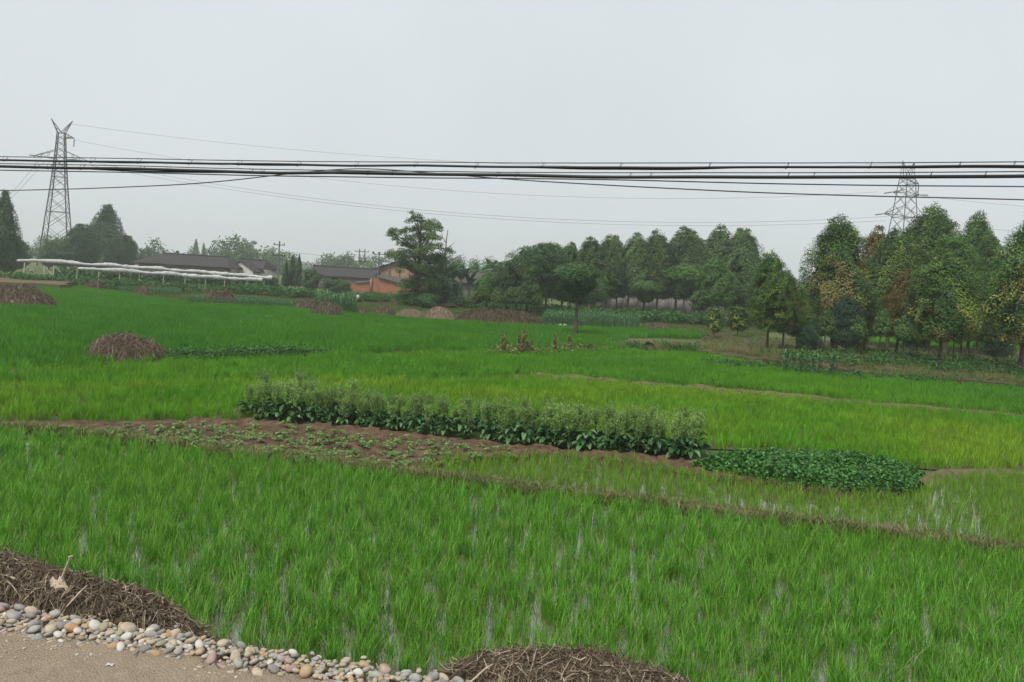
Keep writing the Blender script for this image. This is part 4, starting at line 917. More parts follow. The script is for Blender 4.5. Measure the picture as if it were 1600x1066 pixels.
def tree(px, py, topy, wpx, kind, name, label, z=0.0, group=None, rz=None, dx=0.0):
    p = G(px, py, z); k = ppm(p); H = (py - topy) / k; tk, cw_, H0, R0_ = TP[kind]
    sz = H / H0; sx = (wpx / k / 2) / R0_ * 1.15; sx = min(max(sx, 0.6 * sz), 1.7 * sz)
    root = empty(name, (p[0], p[1], z - 0.02), 0.0 if kind == 'cloud' else (rz if rz is not None else (px * 1.7) % 6.28), (sx * (1 + 0.14 * math.sin(px * 3.1)), sx * (1 - 0.10 * math.sin(px * 3.1)), sz)); root.rotation_euler[0] = 0.035 * math.sin(px * 1.3); root.rotation_euler[1] = 0.035 * math.cos(px * 2.1); link('trunk', tk, root); link('crown', cw_, root)
    return tag(root, label, 'tree', group)
GG = 'trees of the right-hand grove'
for a_ in [
    (1198, 549, 391, 64, 'green0', 'dark green tree at the left end of the right grove'),
    (1222, 550, 420, 50, 'grove0', 'slim shorter tree with yellow side tufts, second in the grove front'),
    (1300, 547, 334, 88, 'yellow', 'tall pointed tree, green on top and yellow lower down'),
    (1352, 540, 352, 60, 'rust', 'tall rusty brown tree right behind the tall pointed one'),
    (1386, 544, 356, 74, 'green1', 'dark green tree right of the rusty brown tall one'),
    (1320, 553, 462, 54, 'dark', 'low dark bluish tree in front of the tall pointed one'),
    (1262, 553, 498, 34, 'dark', 'small dark bushy tree left of the low dark bluish one'),
    (1446, 546, 317, 86, 'green0', 'tallest dark round-topped tree beside the right pylon'),
    (1418, 542, 341, 92, 'green1', 'dark green tree standing under the right pylon'),
    (1400, 556, 418, 56, 'rust', 'yellowish brown tree with bare trunk in the middle of the grove'),
    (1476, 552, 358, 84, 'fresh', 'light fresh green round tree high in the grove middle'),
    (1432, 561, 474, 44, 'grove1', 'low yellow-green tree right of the yellowish brown one'),
    (1466, 575, 394, 92, 'grove2', 'broad dark tree with reddish trunk at the front of the grove'),
    (1512, 546, 330, 66, 'green1', 'narrow dark tree with a domed top behind the light green one'),
    (1538, 552, 362, 72, 'green0', 'tall dark tree right of the broad front one'),
    (1592, 588, 322, 112, 'yellow', 'large tree with yellow tufts at the picture edge'),
    (1556, 566, 497, 48, 'dark', 'low dark tree in front of the large edge tree'),
    (1500, 560, 440, 50, 'grove1', 'middling dark green tree behind the broad front one'),
    (1350, 548, 440, 46, 'green0', 'dark lower tree between the rusty tree and the bluish one'),
    (1245, 545, 455, 50, 'green1', 'dark green lower tree in the gap before the tall pointed one'),
]: tree(a_[0], a_[1], a_[2], a_[3], a_[4], 'grove_tree', a_[5], GRZ, GG)
for i, (px, py, ty) in enumerate([(1488, 572, 470), (1512, 566, 480), (1525, 570, 475), (1544, 572, 490), (1568, 574, 480), (1580, 568, 470), (1372, 556, 480), (1410, 562, 490), (1450, 563, 470), (1287, 555, 480), (1340, 556, 490)]):
    tree(px, py, ty, 26, 'sapling', 'sapling', 'thin bare-stemmed sapling among the grove trunks, %s of its kind from the left' % ORD[sorted([1488, 1512, 1525, 1544, 1568, 1580, 1372, 1410, 1450, 1287, 1340]).index(px)], GRZ, 'saplings among the grove trunks')
for px, py, ty, w, lab in [(1115, 531, 478, 26, 'spindly young tree with rusty leaves left of the grove'), (1152, 528, 476, 36, 'leafy young tree between the grove and the rusty young one')]: tree(px, py, ty, w, 'young', 'young_tree', lab, 0.2)
rowt = [(890, 488, 384, 50), (921, 488, 369, 55), (945, 489, 366, 50), (963, 488, 368, 42), (980, 490, 363, 55), (1004, 490, 371, 42), (1026, 493, 358, 55), (1054, 494, 353, 57), (1081, 496, 361, 50), (1098, 497, 372, 45), (1121, 499, 350, 55), (1147, 501, 355, 55), (1170, 504, 358, 55)]
for i, (px, py, ty, w) in enumerate(rowt):
    tree(px, py, ty, w, 'row%d' % (i % 4), 'row_tree', 'tall hazy green tree, %s from left in the row before the grey wall' % ORD[i], 0.0, 'tall trees in the row before the grey wall')
for i, (px, py, ty, w) in enumerate([(935, 482, 385, 40), (990, 484, 388, 40), (1040, 486, 385, 40), (1070, 488, 390, 40), (1110, 490, 385, 40), (1135, 492, 380, 40)]):
    tree(px, py, ty, w, 'row%d' % ((i + 1) % 4), 'row_tree', 'dim lower tree behind the tall tree row, %s of them from the left' % ORD[i], 0.0, 'lower trees behind the tall tree row')
for a_ in [(1005, 500, 438, 48, 'umbrella', 'small flat-topped light green tree before the tall row'), (1040, 506, 416, 0, None, None), (1067, 503, 414, 52, 'umbrella', 'taller umbrella-shaped green tree before the tall row'), (1120, 509, 402, 54, 'roundy', 'light green rounded tree at the right end of the tall row'),
           (1148, 508, 386, 76, 'row1', 'broad dusky green tree just left of the right grove'), (1090, 507, 452, 30, 'sapling', 'little tree under the right end of the tall row')]:
    if a_[4]: tree(a_[0], a_[1], a_[2], a_[3], a_[4], 'field_tree', a_[5])
for a_ in [(760, 488, 423, 40, 'roundy', 'round yellow-green tree before the distant tiled roof'), (743, 488, 455, 22, 'sapling', 'small dark tree left of the round yellow-green one'),
           (822, 494, 383, 86, 'acacia0', 'broad dark feathery tree at the left of the dark clump'), (852, 496, 378, 70, 'acacia1', 'dark flat-layered tree in the middle of the dark clump'), (876, 493, 376, 44, 'row2', 'tall narrow tree at the back of the dark clump'),
           (905, 494, 415, 70, 'acacia0', 'dark spreading tree at the right end of the dark clump'), (928, 493, 417, 40, 'roundy', 'small green tree with light edge beside the dark clump'), (790, 490, 425, 44, 'acacia1', 'low dark tree at the left foot of the dark clump')]:
    tree(a_[0], a_[1], a_[2], a_[3], a_[4], 'clump_tree', a_[5], 0.0, 'trees of the dark clump behind the long straw heap')
for i, px in enumerate((778, 795, 803, 813, 821, 829, 838)): tree(px, 492 + (px - 778) * 0.08, 446, 20, 'sapling', 'sapling', 'thin sapling under the dark tree clump, %s from the left' % ORD[i], 0.0, 'saplings under the dark clump')
TP['stem'] = tree_proto(4071, 'umbrella', 8, 0.55, 2.4, 60, 11000, 0.19, 0.09, m_pop, 0.3, 0.2, t_any)
tree(900, 528, 412, 72, 'stem', 'lone_tree', 'tree with long bare dark trunk standing at the far rice field edge')
tree(649, 480, 334, 76, 'cloud', 'cloud_tree', 'tall tree with cloud-like leaf tiers in front of the orange wall')
for px, py, ty, w, lab in [(680, 480, 428, 36, 'dark bushy tree hugging the tall cloud-tiered tree'), (700, 478, 434, 36, 'dark shrubby tree beside the banana plants'), (630, 478, 458, 22, 'leafy bush at the left foot of the cloud-tiered tree'), (668, 484, 458, 30, 'leafy bush at the right foot of the cloud-tiered tree')]:
    tree(px, py, ty, w, 'bush', 'bush_tree', lab)
p = G(690, 478, 0); k = ppm(p); root = empty('dead_tree', p); mb = MB(); H = 120 / k
tube(mb, [(0, 0, 0), (0.05, 0, H * .5), (0.1, 0, H * .85), (0.2, 0, H)], [0.13, 0.1, 0.06, 0.03], 6); mb.obj('trunk', m_bark, root)
for dx, dz, z_ in ((-0.9, 1.0, .72), (1.0, 0.8, .74), (-0.5, 1.1, .82), (0.7, .9, .66)):
    mb = MB(); tube(mb, [(0.07, 0, H * z_), (dx * .6, 0.1, H * z_ + dz * .5), (dx, 0.15, H * z_ + dz)], [0.05, 0.035, 0.015], 5); mb.obj('branch', m_bark, root)
tag(root, 'bare dead tree poking up right of the cloud-tiered tree', 'dead tree')
# banana plants
def banana(seed, H=3.5):
    r = np.random.default_rng(seed); st = MB(); tube(st, [(0, 0, -.1), (0, 0, H * .3), (0, 0, H * .55)], [.14, .12, .08], 7); lf = []
    for k in range(9):
        mb = MB(); a = k * 2.4 + r.normal(0, .3); d = np.array([math.cos(a), math.sin(a), 0]); sd = np.array([-math.sin(a), math.cos(a), 0]); P = np.array([0, 0, H * .5]); L = H * r.uniform(.45, .62); el = r.uniform(.85, 1.5); rv = []
        for i in range(8):
            f = i / 7; wd = 0.5 * (math.sin(math.pi * min(1, .08 + .9 * f)) ** .6) * (0.2 if i == 0 else 1); rv += [P - sd * wd / 2 - np.array([0, 0, wd * .15]), P, P + sd * wd / 2 - np.array([0, 0, wd * .15])]; e2 = el - 1.5 * f ** 1.6; P = P + (d * math.cos(e2) + np.array([0, 0, math.sin(e2)])) * L / 7
        mb.add(np.array(rv), [(i * 3 + j, i * 3 + j + 1, i * 3 + j + 4, i * 3 + j + 3) for i in range(7) for j in range(2)], r.random()); lf.append(mb.mesh('leaf', m_banana))
    return st.mesh('stem', m_stem), lf
BN = [banana(800 + i) for i in range(3)]
def put_banana(px, py, ty, i, label, group=None, Y=None):
    p = G(px, py, 0) if Y is None else At(px, py, Y); k = ppm(p); s_ = (py - ty) / k / 3.6; root = empty('banana_plant', (p[0], p[1], max(0, p[2])), px * .7, s_); link('stem', BN[i % 3][0], root)
    for me in BN[i % 3][1]: link('leaf', me, root)
    tag(root, label, 'banana plant', group)
for i, (px, py, ty) in enumerate([(702, 476, 402), (718, 474, 400), (732, 474, 415), (690, 476, 392)]): put_banana(px, py, ty, i, 'big-leaved banana plant, %s from the cloud-tiered tree rightwards' % ['second', 'third', 'fourth', 'first'][i], 'banana plants by the cloud-tiered tree')
for i, (px, py, ty) in enumerate([(742, 462, 402), (755, 462, 400), (766, 462, 398), (778, 463, 400), (790, 464, 396)]): put_banana(px, py, ty, i, 'banana plant behind the distant brown tiled roof, %s from the left' % ORD[i], 'banana plants behind the tiled roof')
# left trees
for a_ in [(0, 430, 296, 58, 'poplar', 'tall dark tree cut off by the left picture edge'), (-38, 430, 310, 60, 'poplar', 'dark tree just outside the left picture edge'), (165, 424, 319, 78, 'poplar', 'tall pointed leafy tree right of the left pylon'), (126, 424, 350, 40, 'poplar1', 'narrower tree between the left pylon and the pointed one'),
           (195, 425, 368, 36, 'poplar1', 'shorter tree at the right shoulder of the pointed one'), (100, 423, 375, 44, 'far', 'low round tree at the feet of the left pylon'), (76, 422, 383, 30, 'far', 'small round tree behind the left pylon legs'), (20, 428, 372, 40, 'far', 'dark low tree beside the tree at the left edge')]:
    tree(a_[0], a_[1], a_[2], a_[3], a_[4], 'roadside_tree' if a_[4] == 'far' else 'poplar_tree', a_[5], 0.0, 'trees around the left pylon')
for a_ in [(276, 424, 385, 34, 'palm'), (305, 415, 373, 15, 'spire', 'slim spire-shaped hazy tree behind the long grey roof, taller one'), (318, 416, 379, 13, 'spire', 'slim spire-shaped hazy tree, shorter one beside its taller twin'), (387, 421, 374, 32, 'cloud', 'far tree with lumpy crown behind the gabled white house'), (352, 418, 391, 16, 'far', 'small round hazy tree behind the long grey roof'),
           (455, 452, 398, 18, 'spire', 'dark narrow conifer-like tree left of the low tiled house'), (446, 452, 406, 14, 'spire', 'smaller dark conifer-like tree beside the utility pole'), (466, 453, 396, 14, 'spire', 'thin dark conifer-like tree nearest the low tiled house'), (485, 455, 420, 28, 'bush', 'dark rounded bush at the end of the low tiled house'),
           (428, 424, 398, 26, 'far', 'far hazy round tree behind the double-arm pole')]:
    if a_[4] != 'palm': tree(a_[0], a_[1], a_[2], a_[3], a_[4], 'hazy_tree', a_[5])
put_banana(276, 425, 384, 1, 'palm-like plant sticking up behind the long grey roof')
for px, py, ty, w, lab in [(522, 458, 436, 34, 'vine-covered bush before the low tiled house'), (538, 459, 440, 20, 'leafy bush at the left end of the orange wall'), (420, 455, 432, 30, 'pale leafy bush at the right end of the trellis')]: tree(px, py, ty, w, 'bush', 'bush_tree', lab)
# far wood
r = np.random.default_rng(55); mb = MB()
for i in range(300):
    px = r.uniform(-500, 2100); Y = r.uniform(190, 330); X = (px - 800) / F_PX * Y; h = r.uniform(5.5, 9.5) + 2.0 * float(vnoise(px / 120, 0.3, 4)); R = r.uniform(2.6, 4.5); m = 520
    C = rdirs(r, m) * np.array([R, R * .6, h * .55]) * (0.6 + 0.4 * r.random((m, 1))) + np.array([X, Y, h * .45]) + r.normal(0, .4, (m, 3)); leafcards(mb, r, C, r.normal(0, 1, (m, 3)) + np.array([0, -.4, .6]), 0.75, 0.42, np.clip(r.uniform(.2, .8) + r.normal(0, .15, m), 0, 1))
tag(mb.obj('far_wood', m_mid), 'far-off hazy belt of woodland along the horizon', 'wood', kind='stuff')
# ================================================================== BUILDINGS
def gable_house(name, loc, rz, Lx, Ly, hw, hr, label, wall_mat, roof_mat, over=0.5, hip=0.0, doors=(), ridge_cap=True):
    """ridge along local x; hip = how far the ridge is pulled in at the ends"""
    root = empty(name, loc, rz); mb = MB(); x, y = Lx / 2, Ly / 2
    for s_ in (-1, 1):
        w = MB(); box(w, (0, s_ * (y - 0.1), hw / 2), (Lx, 0.2, hw)); w.obj('wall', wall_mat, root)
    for s_ in (-1, 1):
        w = MB(); xx = s_ * (x - 0.1); box(w, (xx, 0, hw / 2), (0.2, Ly - 0.42, hw))
        if hip == 0: 
            V = np.array([(xx - .1, -y, hw + .002), (xx - .1, y, hw + .002), (xx - .1, 0, hw + hr - .06), (xx + .1, -y, hw + .002), (xx + .1, y, hw + .002), (xx + .1, 0, hw + hr - .06)]); w.add(V, [(0, 2, 1), (3, 4, 5)]); w.add(V, [(0, 1, 4, 3), (1, 2, 5, 4), (2, 0, 3, 5)])
        w.obj('gable_wall', wall_mat, root)
    sl_ = hr / y; ex, ey = x + over, y + over; ez = hw - over * sl_; rx = ex - hip
    rf = None
    for s_ in (-1, 1):
        w = MB(); n = 10                                    # slightly sagging tiled slope
        rows_ = []
        for j in range(n + 1):
            f = j / n; xa = ex * (1 - f) + rx * f; yy = s_ * ey * (1 - f); zz = ez + (hr + over * sl_) * (f ** 0.96) + 0.04
            rows_.append([(xx, yy, zz + 0.03 * math.sin(xx * 1.3) * (1 - f)) for xx in np.linspace(-xa, xa, 13)])
        V = np.array(rows_).reshape(-1, 3); Fq = [(j * 13 + i, j * 13 + i + 1, (j + 1) * 13 + i + 1, (j + 1) * 13 + i) for j in range(n) for i in range(12)]
        w.add(V, Fq); lo_ = V - np.array([0, 0, .12]); w.add(lo_, [f[::-1] for f in Fq]); e = [(i, i + 1) for i in range(12)]
        w.add(np.vstack([V[:13], lo_[:13]]), [(i, i + 1, 14 + i, 13 + i) for i in range(12)])
        o = w.obj('roof_slope', roof_mat, root)
    if hip > 0:
        for s_ in (-1, 1):
            w = MB(); slab(w, [(s_ * ex, -ey, ez + .04), (s_ * ex, ey, ez + .04), (s_ * rx, 0, hw + hr + .04)], .12); w.obj('hip_slope', roof_mat, root)
    w = MB(); tube(w, [(-rx, 0, hw + hr + .12), (-rx * .9, 0, hw + hr + .06), (rx * .9, 0, hw + hr + .06), (rx, 0, hw + hr + .12)], [.16] * 4, 6); w.obj('ridge', roof_mat, root)
    for (cx_, cz, dw, dh) in doors:
        w = MB(); box(w, (cx_, -y - .012, cz), (dw, .05, dh)); w.obj('opening', m_dark, root)
    return tag(root, label, 'house')
def sz(px1, px2, Y): return abs(At(px2, 420, Y)[0] - At(px1, 420, Y)[0])
Y = 106.0; p = At(305, 400, Y); zr = At(305, 399, Y)[2]; ze = At(300, 416, Y)[2]
gable_house('farmhouse', (p[0], Y, 0), math.radians(-3), sz(236, 372, Y), 7.0, ze + .35, zr - ze - .4, 'long low farmhouse with dark grey hipped roof behind the trellis', m_pinkw, m_tile, .7, 2.2, [(-2, 1.0, .9, 1.9), (3, 1.2, 1, 1)])
Y = 110.0; p = At(390, 408, Y); zr = At(388, 406, Y)[2]; ze = At(388, 419, Y)[2]
hb = gable_house('farmhouse', (p[0], Y + 2, 0), math.radians(-3), sz(366, 412, Y), 6.0, ze + .2, zr - ze - .25, 'pale plastered farmhouse with white gable right of the long roof', m_white, m_tile, .6, 0.9, [(1, 1.0, .9, 1.8)])
# projecting white front gable of that house
wg = sz(368, 405, Y); zt = At(384, 409, Y)[2]; w = MB(); y0 = -6.0
V = np.array([(-wg / 2 - 0.3, y0, 0), (wg / 2 - .3, y0, 0), (wg / 2 - .3, y0, zt - 1.25), (-.5, y0, zt), (-wg / 2 - .3, y0, zt - 1.2)]) + np.array([0.9, 0, 0]); V2 = V + np.array([0, 3.0, 0]); poly3(w, V); poly3(w, V2[::-1])
for i in range(5): j = (i + 1) % 5; w.add(np.array([V[i], V2[i], V2[j], V[j]]), [(0, 1, 2, 3)])
w.obj('front_gable', m_white, hb)
for s_ in (-1, 1):
    w = MB(); e = V[2] if s_ > 0 else V[4]; a_ = V[3] + np.array([0, -.2, .1]); b_ = e + np.array([s_ * .5, -.2, -.15]); slab(w, [a_, b_, b_ + np.array([0, 3.4, 0]), a_ + np.array([0, 3.4, 0])], .1); w.obj('gable_roof', m_tile, hb)
# low tiled house, orange brick yard wall, taller gable house
Y = 116.0; p = At(541, 425, Y); zr = At(541, 419, Y)[2]; ze = At(541, 433, Y)[2]
gable_house('farmhouse', (p[0], Y, 0), math.radians(-2), sz(497, 588, Y), 5.6, max(1.6, ze + .3), zr - ze - .3, 'low farmhouse with long dark tiled roof left of the orange wall', m_pinkw, m_tile, .6, 0, [(-1, .9, .9, 1.7)])
Y = 120.0; p = At(628, 415, Y); zr = At(628, 407, Y)[2]
h3 = gable_house('farmhouse', (p[0], Y + 4, 0), math.radians(86), 8.0, sz(592, 664, Y), At(592, 422, Y)[2] + .35, zr - At(592, 422, Y)[2] - .4, 'taller timber-gabled farmhouse rising behind the orange brick wall', m_ochre, m_tile, .5, 0, [])
w = MB(); q0 = np.array([-4.06, -2.7 + 5.2, 0]); 
yv = (sz(592, 664, Y) / 2) * 0.72
V = np.array([(-4.13, yv + .55, 1.75), (-4.13, yv - .55, 1.75), (-4.13, yv, 2.6)]); w.add(V, [(0, 1, 2)]); w.add(V + np.array([.05, 0, 0]), [(0, 2, 1)]); w.obj('gable_vent', m_dark, h3)
w = MB()
for yy in (-1.6, 0, 1.6): box(w, (-4.06, yy, 1.8), (.1, .14, 3.2))
w.obj('timber_frame', m_bark, h3)
Y = 108.0
def wallpoly(name, pts, Y, thick, mat, label, cat, extra=None):
    root = empty(name, At(pts[0][0], pts[0][1], Y) * np.array([1, 1, 0])); o0 = np.array(root.location); w = MB()
    V = np.array([At(a_, b_, Y) - o0 for a_, b_ in pts]); V[:, 2] = np.maximum(V[:, 2], -0.05); B = V + np.array([0, thick, 0]); poly3(w, V); poly3(w, B[::-1])
    for i in range(len(V)): j = (i + 1) % len(V); w.add(np.array([V[i], B[i], B[j], V[j]]), [(0, 1, 2, 3)])
    w.obj('wall', mat, root); return tag(root, label, cat), o0
wl, o0 = wallpoly('yard_wall', [(545, 461), (577, 463), (577, 442), (560, 443), (545, 447)], Y, 0.3, m_brick, 'shorter left piece of the orange brick yard wall', 'wall')
w = MB(); a_, b_ = At(556, 443, Y) - o0, At(577.5, 441, Y) - o0; slab(w, [a_ + [0, -.2, .1], b_ + [0, -.2, .1], b_ + [0, .8, .3], a_ + [0, .8, .3]], .1); w.obj('coping', m_tile2, wl)
wl, o0 = wallpoly('yard_wall', [(578, 463), (640, 466), (640, 447), (592, 435), (578, 438)], Y - .4, 0.3, m_brick, 'larger sloped orange brick yard wall left of the cloud-tiered tree', 'wall')
w = MB(); a_, b_ = At(591, 434, Y - .4) - o0, At(642, 447, Y - .4) - o0; slab(w, [a_ + [0, -.3, .1], b_ + [0, -.3, .1], b_ + [0, 2.4, .7], a_ + [0, 2.4, .7]], .14); w.obj('lean_to_roof', m_tile2, wl)
w = MB(); c_ = At(579.5, 450, Y - .4) - o0; box(w, c_ + [0, -.1, .3], (.3, .25, 2.2)); w.obj('buttress', m_brick, wl)
wallpoly('yard_wall', [(662, 469), (688, 470), (688, 447), (662, 446)], Y, 0.3, m_brick, 'orange brick wall fragment right of the cloud-tiered tree', 'wall')
Y = 98.0; p = At(757, 438, Y); zr = At(757, 428, Y)[2]; ze = At(757, 444, Y)[2]
gable_house('farmhouse', (p[0], Y, 0), math.radians(-3), sz(712, 800, Y), 5.5, max(1.4, ze + .3), max(.9, zr - ze - .2), 'brown tiled farmhouse partly hidden behind the round yellow-green tree', m_grey, m_tile2, .6, 0, [(0, .8, .9, 1.5)])
Y = 99.0
root = empty('boundary_wall', (At(905, 470, Y)[0], Y, 0)); L_ = sz(905, 1190, Y)
for i in range(12):
    w = MB(); box(w, ((i + .5) * L_ / 12, 0, 1.05), (L_ / 12 - .24, .18, 2.1 + .05 * (i % 3))); w.obj('wall_panel', m_grey, root)
    w = MB(); box(w, (i * L_ / 12, 0, 1.15), (.23, .26, 2.3)); w.obj('pier', m_grey, root)
tag(root, 'long grey boundary wall glimpsed behind the tall tree row', 'wall')

# ================================================================== TRELLIS
a0, a1 = G(28, 439), G(412, 457); root = empty('netted_trellis', a0); ax = a1 - a0; Lt = np.linalg.norm(ax); d = ax / Lt; nrm = np.array([-d[1], d[0], 0]); r = np.random.default_rng(12)
def roll(px, name):
    pts = np.array([np.array(At(x, y, (a0 + ax * np.clip((x - 28) / 384, 0, 1.1))[1] + dy)) - a0 for x, y, dy in px]); q = resample(pts, 0.16); n = len(q); mb = MB()
    s_ = np.arange(n) * .16; rad = 0.23 * (1 + .4 * vnoise(s_ * .8, 0.5, 3) + .3 * vnoise(s_ * 2.1, s_ * 0 + .5, 4) + .25 * vnoise(s_ * 5.3, s_ * 0 + .5, 6)); rad[0] *= .5; q[:, 2] += .10 * vnoise(s_ * .45, s_ * 0 + 2.5, 5); tube(mb, q, rad, 9); return mb.obj(name, m_net, root, True)
roll([(26, 407, 2.2), (60, 407, 2.2), (120, 412, 2.2), (250, 420, 2.2), (330, 427, 2.2), (425, 434, 2.2)], 'netting_roll')
roll([(122, 419, -.2), (200, 424, -.2), (300, 431, -.2), (410, 438, -.2)], 'netting_roll')
for i in range(24):
    f = i / 23; p = ax * f + nrm * (0 if i % 2 else 2.2) + np.array([r.normal(0, .2), 0, 0]); top = (1.9 - .35 * f) * (r.uniform(.75, 1.0) if i % 3 else 1.0); mb = MB(); tube(mb, [p - [0, 0, .1], p + [r.normal(0, .04), 0, top]], [.055, .05], 6); mb.obj('post', m_post, root)
for f in (.03, .1, .14): 
    p = ax * f; mb = MB(); tube(mb, [p + [0, 0, 1.6], p + d * 1.3], [.035, .035], 5); mb.obj('brace', m_post, root)
mb = MB(); m = 9000; f = r.uniform(.12, 1.0, m); C = ax * f[:, None] + nrm * r.uniform(.6, 3.4, m)[:, None]; C[:, 2] = np.clip(.75 + .42 * r.normal(0, 1, m) + .2 * vnoise(f * 50, f * 0 + .5, 3), 0.02, 1.65); leafcards(mb, r, C, r.normal(0, 1, (m, 3)), .3, .2, r.random(m)); o = mb.obj('vine_leaves', m_pop, root); o['kind'] = 'stuff'
tag(root, 'long vine trellis with white rolled netting on pale posts', 'trellis')

# ================================================================== POLES
def pole(px, py, topy, label, arms=(), lamps=0, Y=None, rad=.13):
    p = G(px, py, 0) if Y is None else At(px, py, Y); k = ppm(p); zt = p[2] + (py - topy) / k; zb = 0; root = empty('utility_pole', (p[0], p[1], 0)); mb = MB(); tube(mb, [(0, 0, -.1), (0, 0, zt)], [rad, rad * .7], 8); mb.obj('post', m_concrete, root)
    for dz, w in arms:
        mb = MB(); box(mb, (0, -.1, zt - dz), (w, .09, .1)); a_ = mb.obj('crossarm', m_steel, root)
        for x in (-w / 2 + .08, 0, w / 2 - .08):
            mb = MB(); tube(mb, [(x, -.1, zt - dz + .05), (x, -.1, zt - dz + .16), (x, -.1, zt - dz + .3)], [.05, .07, .03], 6); mb.obj('insulator', m_ins, a_)
    for i in range(lamps):
        x = (i - (lamps - 1) / 2) * .9; mb = MB(); tube(mb, [(x, -.1, zt - .25), (x, -.1, zt - .1), (x, -.1, zt + .05)], [.2, .22, .08], 7); mb.obj('transformer_bushing', m_ins, root)
    tag(root, label, 'utility pole', 'utility poles around the farmhouses')
pole(239, 412, 384, 'plain bare pole left of the long grey roof', Y=120)
pole(433, 452, 377, 'tall double-arm utility pole between gabled house and conifers', ((.5, 1.5), (1.9, 1.7)))
pole(559, 440, 389, 'utility pole with crossarms, left one of the close pair', ((.5, 1.6), (2.3, 1.9)), Y=135)
pole(567.5, 440, 389.5, 'utility pole with crossarms, right one of the close pair', ((.5, 1.6), (2.3, 1.7)), Y=138)
pole(590, 445, 394, 'utility pole topped with dark bushings above the low tiled roof', ((.35, 1.9),), 3, Y=112)
pole(606, 446, 403, 'bare thin pole before the timber-gabled house', Y=113, rad=.1)
# small pale bag on a stick by the corn, pale rock by far corn
p = G(558, 481, 0); k = ppm(p); root = empty('bag_on_stick', p); mb = MB(); tube(mb, [(0, 0, -.1), (0, 0, 1.0)], [.02, .015], 5); mb.obj('stick', m_bark, root)
mb = MB(); tube(mb, [(0, 0, .72), (.02, 0, .8), (0, 0, .95), (.02, 0, 1.1), (0, 0, 1.16)], [.03, .13, .17, .12, .03], 8); mb.obj('bag', solid('pale_pink_plastic', (.62, .48, .46), .5), root); tag(root, 'small pale pinkish bag on a stick beside the tall corn clump', 'bag')
p = G(878, 512, 0); mb = MB(); mb.add(shapes[2] * .42, IF); tag(mb.obj('white_rock', sm[3], None, True, p + [0, 0, .1]), 'small whitish rock at the edge of the far corn', 'rock')

# ================================================================== PYLONS
def strut(mb, a_, b_, w): tube(mb, [a_, b_], [w, w], 4, .5, False)
def pylon(name, px, basepy, Y, levels, arms, horns, label, rz):
    p = At(px, basepy, Y); root = empty(name, (p[0], p[1], 0), rz)
    def corner(i, z):
        w = np.interp(z, [l[0] for l in levels], [l[1] for l in levels]) / 2; sx, sy = [(-1, -1), (1, -1), (1, 1), (-1, 1)][i]; return np.array([sx * w, sy * w, z])
    zt = levels[-1][0]
    for i in range(4):
        mb = MB(); tube(mb, [corner(i, l[0]) for l in levels], [.11] * len(levels), 4); mb.obj('leg', m_steel, root)
    z = 0.0; zs = [0.0]
    while z < zt - .6:
        w = np.interp(z, [l[0] for l in levels], [l[1] for l in levels]); z = min(zt, z + max(.9, w * .78)); zs.append(z)
    for i in range(4):
        mb = MB(); j = (i + 1) % 4
        for a_, b_ in zip(zs[:-1], zs[1:]):
            strut(mb, corner(i, a_), corner(j, b_), .045); strut(mb, corner(j, a_), corner(i, b_), .045)
        for zz in (zs[len(zs) // 4], zs[len(zs) // 2], zt): strut(mb, corner(i, zz), corner(j, zz), .055)
        mb.obj('bracing', m_steel, root)
    tips = []
    for (z_lo, z_hi, l, sgn, ins) in arms:
        mb = MB(); tip = np.array([sgn * l, 0, z_lo + .15])
        for sy in (-1, 1):
            w = np.interp(z_lo, [q[0] for q in levels], [q[1] for q in levels]) / 2; w2 = np.interp(z_hi, [q[0] for q in levels], [q[1] for q in levels]) / 2
            a_ = np.array([sgn * w, sy * w, z_lo]); b_ = np.array([sgn * w2, sy * w2, z_hi]); strut(mb, a_, tip, .07); strut(mb, b_, tip, .06)
            for f in (.33, .66): strut(mb, a_ + (tip - a_) * f, b_ + (tip - b_) * f, .04)
            strut(mb, a_ + (tip - a_) * .33, b_ + (tip - b_) * .66, .04)
        o = mb.obj('cross_arm', m_steel, root)
        if ins == 'hang':
            mb = MB(); tube(mb, [tip, tip - [0, 0, .3], tip - [0, 0, 1.7]], [.03, .1, .1], 6); mb.obj('insulator_string', m_ins, o)
        elif ins == 'strain':
            for sy in (-1, 1):
                mb = MB(); e = tip + np.array([sgn * .3, sy * 1.8, -.15]); tube(mb, [tip, tip * .85 + e * .15, e], [.03, .12, .12], 6); mb.obj('insulator_string', m_ins, o)
        tips.append(tip)
    for sx in (-1, 1):
        mb = MB(); w = levels[-1][1] / 2; tip = np.array([sx * horns[0], 0, zt + horns[1]])
        for sy in (-1, 1):
            strut(mb, np.array([sx * w, sy * w, zt]), tip, .07); strut(mb, np.array([-sx * w * .1, sy * w, zt]), tip, .06)
            for f in (.3, .6): strut(mb, np.array([sx * w, sy * w, zt]) * (1 - f) + tip * f, np.array([-sx * w * .1, sy * w, zt]) * (1 - f) + tip * f, .04)
        mb.obj('horn', m_steel, root); tips.append(tip)
    return tag(root, label, 'pylon'), tips
pylon('lattice_pylon', 87, 417, 150, [(0, 5.4), (8, 4.0), (16, 2.6), (22, 1.75), (26.9, 1.25)], [(21.7, 23.4, 4.6, -1, 'strain'), (21.7, 23.4, 4.8, 1, 'strain'), (26.0, 27.0, 2.3, 1, 'hang')], (1.9, 2.7), 'tall steel lattice pylon with V-shaped top beside the left trees', .35)
